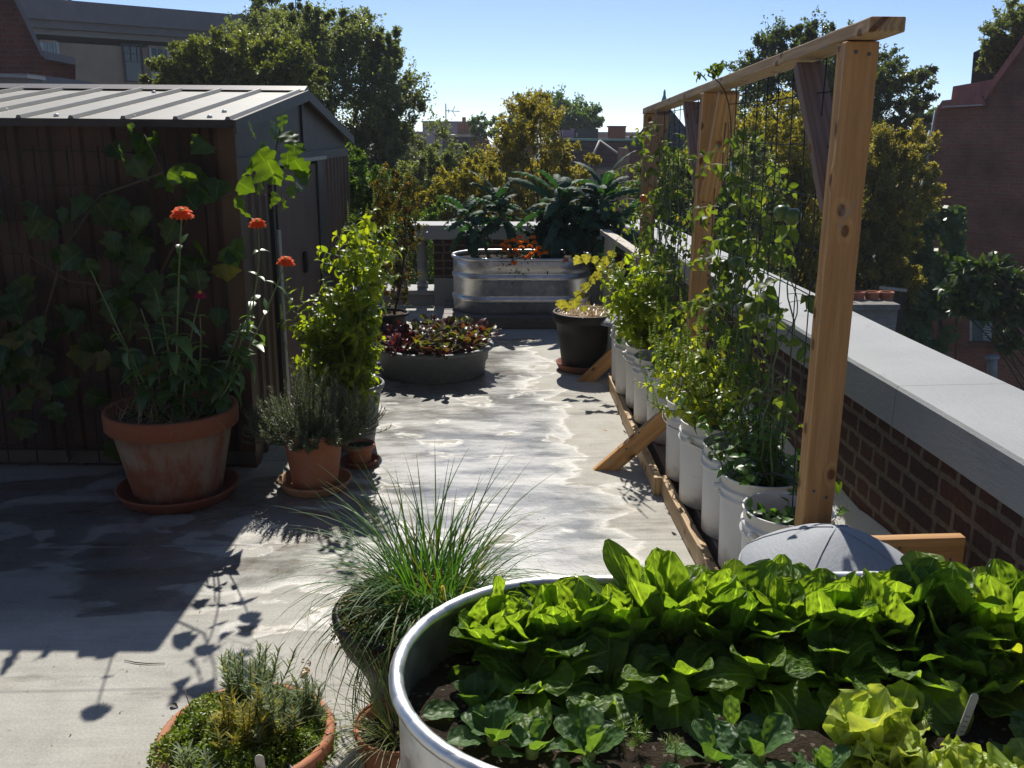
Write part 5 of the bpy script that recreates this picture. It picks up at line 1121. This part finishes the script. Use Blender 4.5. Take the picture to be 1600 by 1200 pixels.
tomato('tomato plant over the third bucket, spreading across the near wire panel', (1.085, 3.44), 1.15, 6, 131, [(TP(1132, 416, 3.7), 'tomg', .03), (TP(1151, 413, 3.65), 'tomg', .034), (TP(1114, 418, 3.75), 'tomg', .022)], 1.0, .15)
tomato('tomato plant rising just in front of the middle post', (1.075, 4.05), 1.3, 5, 132, [(TP(1205, 470, 3.4), 'tomg', .03)], 1.15, -.25)
tomato('tomato vine with a ripening fruit near the far post', (1.085, 4.93), 1.25, 4, 133, [(TP(1006, 310, 5.6), 'tomr', .026)], .85, .4, 0, .044)
tomato('tall tomato vine climbing between the middle and far posts', (1.075, 5.23), 1.38, 4, 134, [], .8, .2, 0, .044)
tomato('tomato vine rising over the second last bucket', (1.06, 5.53), 1.3, 4, 135, [], .8, .1, 0, .044); tomato('farthest tomato vine, wrapped about the far post', (1.08, 5.82), 1.25, 4, 136, [], .85, .12, -.06, .044)
t = leafy('tomato_plant', 'wilted tomato shoot poking above the trellis beam', 'vegetable', (1.105, 3.95, 1.55), 'tomato plants up the trellis'); st = MB(); lf = MB(); rs = rng(137)
for P in (bez((1.105, 3.95, 1.55), (1.11, 3.95, 1.85), at(1106, 118, 3.9), 9), bez(at(1106, 118, 3.9), at(1112, 104, 3.9), at(1128, 99, 3.9), 7), bez(at(1104, 126, 3.9), at(1098, 118, 3.9), at(1090, 112, 3.9), 6)):
    tube(st, P, .0028, 5)
along(lf, bez(at(1106, 118, 3.9), at(1112, 104, 3.9), at(1128, 99, 3.9), 7), .1, 1, 13, .05, .026, OV, 1.1, .6, 1.2, .4, .1, .1, False, rs); along(lf, bez(at(1104, 126, 3.9), at(1098, 118, 3.9), at(1090, 112, 3.9), 6), .4, 1, 4, .035, .018, OV, 1.0, .8, 1.0, .3, .1, .1, False, rs)
st.build('stem', M['stem_b'], t); lf.build('leaves', M['tomato'], t)

# yellow vine in the black pot
yv = leafy('squash_vine', 'yellowing round leaved vine hanging over the black resin pot', 'vine', (.86, 6.47, .40)); st = MB(); lf = MB(); rs = rng(140)
path = [at(x, y, Y) for x, y, Y in ((955, 480, 6.5), (975, 440, 6.4), (960, 405, 6.3), (940, 425, 6.25), (918, 450, 6.22), (895, 468, 6.2), (876, 474, 6.2))]; tube(st, path, .003, 5)
for x, y, s in ((876, 468, .06), (886, 474, .055), (898, 466, .065), (908, 455, .06), (913, 442, .06), (922, 432, .055), (905, 400, .06), (916, 397, .06), (928, 400, .05), (940, 410, .06), (948, 400, .06), (958, 392, .05), (965, 410, .06), (935, 425, .055), (950, 420, .05), (912, 478, .04)):
    p = at(x, y, 6.2+rs.normal(0, .03)); scatter(lf, GRAPE, p[None], [rs.normal(0, .4), -.2, -1], [rs.normal(0, .4), -1, .4+rs.normal(0, .3)], s*1.2, s*1.35, curl=.4, cup=.15, ruf=.05, rs=rs)
st.build('stem', M['stem_g'], yv); lf.build('leaves', M['vine_y'], yv)
hb = MB(); k = 500; a = rs.rand(k)*6.28; r = .205*np.sqrt(rs.rand(k)); P = np.stack([.845+r*np.cos(a), 6.47+r*np.sin(a), .405+.025*rs.rand(k)], 1); scatter(hb, BLADE, P, rdir(k, rs)*[1, 1, .25]+[0, 0, .12], [0, 0, 1], .04+.06*rs.rand(k), .005, curl=rs.normal(0, .6, k), rs=rs); tag(hb.build('straw_mulch', M['hay']), 'loose straw heaped on the black resin pot', 'mulch', kind='stuff')

# beets in the round tub
for q in range(26):
    rs = rng(150+q); a = q*2.4; r = .41*math.sqrt((q+.5)/26); c = np.array([-.235+r*math.cos(a), 6.42+r*math.sin(a), .185]); red = c[0] < -.36
    t = leafy('beet_plant' if not red else 'red_lettuce', 'glossy red stemmed beet plant crowded in the round grey tub' if not red else 'dark red leafy plant at the left of the round grey tub', 'vegetable', c, 'beets in the round tub' if not red else 'dark red plants in the round tub'); lf = MB(); st = MB(); n = 20
    az = rs.rand(n)*6.28; el = .35+.75*rs.rand(n); d = np.stack([np.cos(az)*np.sin(el), np.sin(az)*np.sin(el), np.cos(el)], 1); Ls = (.07+.07*rs.rand(n))*(.75 if red else 1)
    for i in range(n): tube(st, bez(c, c+d[i]*Ls[i]*.6+[0, 0, .02], c+d[i]*Ls[i], 5), [.003, .0028, .0025, .002, .0015], 4)
    scatter(lf, OV6, c+d*Ls[:, None]*.92, d+[0, 0, -.2], np.stack([-np.cos(az), -np.sin(az), .9+0*az], 1)+rs.normal(0, .3, (n, 3)),   .062+.035*rs.rand(n), .036+.016*rs.rand(n), curl=.9*rs.rand(n)+.2, cup=rs.normal(.1, .2, n), ruf=.09, rs=rs)
    st.build('stalks', M['stem_r'], t); lf.build('leaves', M['redleaf' if red else 'beet'], t)
# kale and marigolds in the far tank
def kale(label, base, crown, n, L, Wd, seed, curly=.05):
    n = int(n*1.5); Wd = Wd*1.2
    rs = rng(seed); base, crown = np.array(base, float), np.array(crown, float); t = leafy('kale_plant', label, 'vegetable', base, 'kale in the far tank'); st = MB(); lf = MB()
    P = bez(base, (base+crown)/2+[(base-crown)[0]*.15, 0, .06], crown, 9); tube(st, P, np.linspace(.017, .012, 9), 8)
    k = np.arange(n); az = k*2.4+rs.rand(); el = .25+1.25*(k/n)+rs.normal(0, .1, n); d = np.stack([np.cos(az)*np.sin(el), np.sin(az)*np.sin(el), np.cos(el)], 1)
    Pp = crown-np.array([0, 0, .14])*(k/n)[:, None]+unit(P[-2]-P[-1])*.1*(k/n)[:, None]
    scatter(lf, KALE, Pp, d, np.stack([-np.cos(az)*np.cos(el), -np.sin(az)*np.cos(el), np.sin(el)+.15], 1)+rs.normal(0, .35, (n, 3)), L*(.6+.6*rs.rand(n)), Wd*(.7+.5*rs.rand(n)), curl=.8+1.5*rs.rand(n), cup=-.18, ruf=curly, rf=7, rs=rs, blis=.02)
    st.build('stalk', M['stem_k'], t); lf.build('leaves', M['kale'], t)
KY = 8.35
for q, (b, c, n, L, w, cu, lab) in enumerate((((765, 393), (728, 335), 16, .30, .085, .1, 'leftmost kale plant leaning over the tank rim on a bare stalk'), ((800, 392), (778, 312), 18, .34, .085, .08, 'second kale plant from the left, taller than its neighbour'), ((850, 395), (875, 300), 16, .48, .085, .05, 'kale plant with long arching leaves in the middle of the far tank'), ((870, 400), (865, 345), 14, .30, .16, .16, 'broad curly leaved kale low in the middle of the far tank'), ((895, 398), (910, 335), 14, .32, .15, .15, 'broad leaved kale beside the tallest kale plant'), ((905, 395), (945, 300), 22, .42, .085, .05, 'tallest kale fountain at the right of the far tank'), ((930, 398), (970, 345), 14, .34, .11, .1, 'kale plant at the far right hanging over the wooden rail'), ((840, 396), (842, 365), 9, .26, .11, .1, 'lowest kale plant behind the marigolds'))):
    pb = at(b[0], b[1], KY+.05*(q % 3)); pb[2] = .53; kale(lab, pb, at(c[0], c[1], KY+.06*(q % 3)), n, L, w, 180+q, cu)
rs = rng(200); mg = leafy('marigold', 'orange marigold clump tumbling over the rim of the far tank', 'flower', (.48, 8.12, .53)); lf = MB(); k = 420
P = np.array([.44, 8.12, .57])+rs.normal(0, 1, (k, 3))*[.11, .06, .07]; scatter(lf, LAN, P, rdir(len(P), rs), rdir(len(P), rs)+[0, 0, .7], .035, .014, curl=.5, rs=rs); lf.build('foliage', M['kale'], mg)
for x, y in ((785, 384), (792, 378), (802, 376), (812, 380), (805, 392), (815, 388), (822, 378), (828, 386), (835, 380), (798, 400), (808, 398), (830, 398), (838, 394), (844, 398), (818, 404), (803, 412), (788, 392), (842, 388), (795, 386), (826, 402), (884, 408), (812, 372), (833, 372), (852, 396)):
    fb = MB(); c = at(x, y, 8.06 if y < 405 else 7.99); n = 34; d = rdir(n, rs); d[:, 2] = np.abs(d[:, 2])*.8; d[:, 1] -= .4; d = unit(d); scatter(fb, tpl_grid(w_broad, 2, 2), c+d*.008, d, rdir(n, rs), .020, .022, curl=.6, cup=.2, rs=rs); fb.build('flower_head', M['marig'], mg)
# ------------------------------------------------------------------ salad in the near tank
def head(name, label, c, n, L, Wd, seed, mat='lettuce', ruf=.06, spread=(.15, 1.1), tpl=SPAT, group='lettuces in the near tank', blis=.012, curl=(.2, 1.0), up=0., az0=None, arc=6.2832, cup=.16):
    rs = rng(seed); t = leafy(name, label, 'vegetable', c, group); lf = MB(); k = np.arange(n); f = k/max(1, n-1)
    az = (k*2.4+rs.rand()*6) if az0 is None else az0+rs.uniform(-arc/2, arc/2, n)
    el = spread[0]+(spread[1]-spread[0])*f+rs.normal(0, .12, n); d = np.stack([np.cos(az)*np.sin(el), np.sin(az)*np.sin(el), np.cos(el)], 1); N = np.stack([-np.cos(az)*np.cos(el), -np.sin(az)*np.cos(el), np.sin(el)], 1)
    N = N+rs.normal(0, .25, (n, 3)); b = np.array(c)+np.stack([np.cos(az), np.sin(az), 0*az], 1)*.012*f[:, None]
    scatter(lf, tpl, b, d, N, L*(.75+.4*rs.rand(n))*(.8+.2*f), Wd*(.75+.45*rs.rand(n)), curl=curl[0]+(curl[1]-curl[0])*rs.rand(n), cup=cup*(.2+1.4*rs.rand(n)), ruf=ruf, rf=2.6, blis=blis, rs=rs)
    # pale leaf ribs
    lf.build('leaves', M[mat], t); st = MB(); lathe(st, [(0, -.02), (.012, -.015), (.014, .01), (0, .02)], c, 10); st.build('stem', M['spike'], t); return t
ZS = .478
BACK = [(.06, 1.90, 'leftmost tall lettuce, against the left curve of the tank'), (.20, 1.88, 'tall lettuce second from the left along the far rim'), (.33, 1.90, 'tall lettuce under the sunlit patch of tank rim'), (.46, 1.91, 'big upright lettuce in front of the bucket rails'), (.59, 1.90, 'lettuce in the back row just left of the grey vent'), (.72, 1.91, 'lettuce in the back row below the left half of the vent hood'), (.85, 1.90, 'lettuce in the back row below the ridge of the vent hood'), (.98, 1.90, 'lettuce in the back row below the wall brace'), (1.11, 1.89, 'lettuce in the back row near the brick parapet'), (1.24, 1.86, 'rightmost tall lettuce at the end of the tank')]
HT = [.185, .20, .19, .265, .235, .225, .225, .23, .24, .25]
for q, (x, y, lab) in enumerate(BACK):
    head('lettuce', lab, (x, y, ZS), 24, HT[q], .108, 300+q, spread=(.05, .8), curl=(-.5, .9), ruf=.085, blis=.022)
MID = [(.13, 1.77, 'drooping lettuce low at the left of the front row'), (.30, 1.76, 'drooping lettuce in the front row with a pale folded leaf'), (.46, 1.75, 'shaded drooping lettuce in the middle of the front row'), (.62, 1.77, 'lettuce drooping over the bare soil in the front row'), (.80, 1.76, 'lettuce behind the pale frilly lettuce'), (.96, 1.77, 'floppy lettuce beside the butterhead')]
for q, (x, y, lab) in enumerate(MID):
    head('lettuce', lab, (x, y, ZS), 13, .19, .112, 320+q, spread=(.3, 1.15), curl=(.6, 1.9), ruf=.085, blis=.022)
head('lettuce', 'round yellow green butterhead lettuce at the right', (1.10, 1.74, ZS), 30, .145, .13, 330, spread=(.1, 1.25), ruf=.10, curl=(-.9, .5), tpl=BROAD)
head('lettuce', 'pale yellow frilly lettuce at the bottom right', (.80, 1.485, ZS), 22, .105, .10, 331, 'lettuce_lt', .17, (.1, 1.2), BROAD, curl=(-.1, .8), blis=.02)
head('lettuce', 'tall pale frilly lettuce leaf cluster behind the frilly lettuce', (.765, 1.545, ZS), 6, .135, .115, 332, 'lettuce_lt', .15, (.0, .4), BROAD, curl=(-.2, .4))
head('lettuce', 'pale frilly lettuce at the very bottom right edge', (.92, 1.43, ZS), 16, .095, .095, 333, 'lettuce_lt', .17, (.2, 1.2), BROAD)
head('lettuce', 'small pale lettuce shoot beyond the frilly lettuce', (.875, 1.615, ZS), 6, .085, .075, 334, 'lettuce_lt', .12, (.1, .6), BROAD)
head('lettuce', 'pale frilly lettuce at the extreme right bottom corner', (1.06, 1.43, ZS), 14, .09, .09, 335, 'lettuce_lt', .15, (.2, 1.2), BROAD)
SPN = [(.015, 1.70, 10, .105, 'leftmost spinach plant, by the inside of the tank wall'), (.05, 1.60, 11, .10, 'spinach plant near the left wall with cupped leaves'), (.125, 1.56, 9, .09, 'spinach plant second from the left in the front row'), (.235, 1.545, 12, .10, 'spinach plant with sunlit pale inner leaves'), (.225, 1.63, 7, .08, 'small shaded spinach behind the front row'), (.47, 1.525, 9, .115, 'large crinkled spinach left of the frilly lettuce'), (.56, 1.52, 10, .11, 'crinkled spinach nearest the frilly lettuce'), (.53, 1.60, 7, .10, 'upright spinach leaf standing over bare soil'), (.665, 1.47, 8, .085, 'spinach sprout just left of the frilly lettuce'), (.94, 1.62, 5, .085, 'spinach seedling beside the right plant tag'), (.20, 1.43, 9, .085, 'spinach at the near rim in the left half'), (.36, 1.43, 8, .08, 'spinach at the near rim in the middle'), (.62, 1.41, 8, .085, 'spinach at the near rim under the frilly lettuce'), (1.09, 1.53, 7, .085, 'spinach seedling at the right of the pencilled tag')]
for q, (x, y, n, L, lab) in enumerate(SPN):
    head('spinach', lab, (x, y, ZS), max(4, int(n*.75)), L*.95, L*.52, 340+q, 'spinach', .04, (.25, 1.15), SPATS, 'spinach seedlings in the near tank', .02, (.0, .9), cup=.22)
head('mustard', 'jagged leaved mustard plant at the right edge of the near tank', (1.20, 1.78, ZS), 10, .21, .07, 360, 'basil2', .16, (.1, .9), KALE, None)
def dill(label, c, seed):
    rs = rng(seed); t = leafy('dill', label, 'herb', c, 'dill seedlings in the near tank'); lf = MB(); st = MB(); c = np.array(c)
    for q in range(6):
        d = unit(rs.normal(0, .5, 3)+[0, 0, 1.]); e = c+d*(.035+.03*rs.rand()); P = bez(c, (c+e)/2+[0, 0, .008], e, 5); tube(st, P, .0008, 4); along(lf, P, .35, 1., 26, .022, .0016, NEED, .8, 0, .2, 0, 0, .5, False, rs)
    st.build('stem', M['stem_g'], t); lf.build('fronds', M['dill'], t)
for q, (x, y, lab) in enumerate(((.335, 1.565, 'feathery dill seedling between two spinach plants'), (.40, 1.52, 'feathery dill seedling on the sunlit soil'), (.30, 1.585, 'tiny dill seedling behind the spinach'), (.915, 1.60, 'dill wisp near the right plant tag'))): dill(lab, (x, y, ZS), 370+q)

# litter on the deck
mb = MB(); p = [np.array([x, y, .004]) for x, y in ((-1.10, 2.70), (-1.06, 2.685), (-1.02, 2.678), (-.965, 2.678))]; tube(mb, p, [.0012, .0018, .0018, .001], 5); tag(mb.build('twig', M['stem_b']), 'thin dry twig lying on the deck near flower shadows', 'twig')
def litter(name, label, cat, px, py, s, m, seed, n=1):
    rs = rng(seed); r = _R @ np.array([(px-800)/FPX, -(py-600)/FPX, -1.]); g_ = np.array([0, 0, H])+r*(-H/r[2]); g_[2] = .006
    mb = MB(); scatter(mb, OV6, np.repeat(g_[None], n, 0)+rs.normal(0, .008, (n, 3))*[1, 1, 0], np.stack([rs.normal(0, 1, n), rs.normal(0, 1, n), 0*np.ones(n)+.1], 1), [rs.normal(0, .2), 0, 1], s, s*.55, curl=rs.normal(.8, .3), cup=.2, ruf=.08, rs=rs); tag(mb.build(name, M[m]), label, cat)
litter('dead_leaf', 'curled brown leaf on the deck above the lavender', 'leaf', 475, 1050, .035, 'deadleaf', 1, 3)
litter('fallen_petal', 'dark purple petals fallen above the curled brown leaf', 'petal', 478, 1033, .014, 'redleaf', 2, 3)
litter('fallen_petal', 'single orange petal on the dry deck by the bearers', 'petal', 945, 672, .022, 'petal', 3)
litter('dead_leaf', 'dark dead leaf strip near the sedum pot', 'leaf', 266, 1104, .03, 'blackpot', 4)
litter('dead_leaf', 'dead leaf flat on the dry deck left of the near bearer', 'leaf', 1003, 762, .012, 'redleaf', 5)
cr = MB(); rs = rng(9); k = 320; P = np.stack([rs.uniform(-1.4, .9, k), rs.uniform(2.0, 6.5, k), np.full(k, .004)], 1); scatter(cr, DIA, P, rdir(k, rs)*[1, 1, .1], [0, 0, 1], .006+.012*rs.rand(k)**3, .005, curl=.5, rs=rs); tag(cr.build('leaf_crumbs', M['deadleaf']), 'scattered dry leaf crumbs on the grey deck', 'litter', kind='stuff')

# ------------------------------------------------------------------ thin morning haze over the town
hm = bpy.data.materials.new('morning_haze'); hm.use_nodes = True; ht = hm.node_tree; ht.nodes.clear()
ho = ht.nodes.new('ShaderNodeOutputMaterial'); hv = ht.nodes.new('ShaderNodeVolumePrincipled')
hv.inputs['Color'].default_value = (.80, .88, .95, 1); hv.inputs['Density'].default_value = .0009; hv.inputs['Anisotropy'].default_value = .2
ht.links.new(hv.outputs[0], ho.inputs['Volume'])
mb = MB(); box(mb, (-160, -12, -11), (160, 150, 16)); hz = mb.build('haze', hm, smooth=False); hz['kind'] = 'stuff'
SC.cycles.volume_bounces = 0
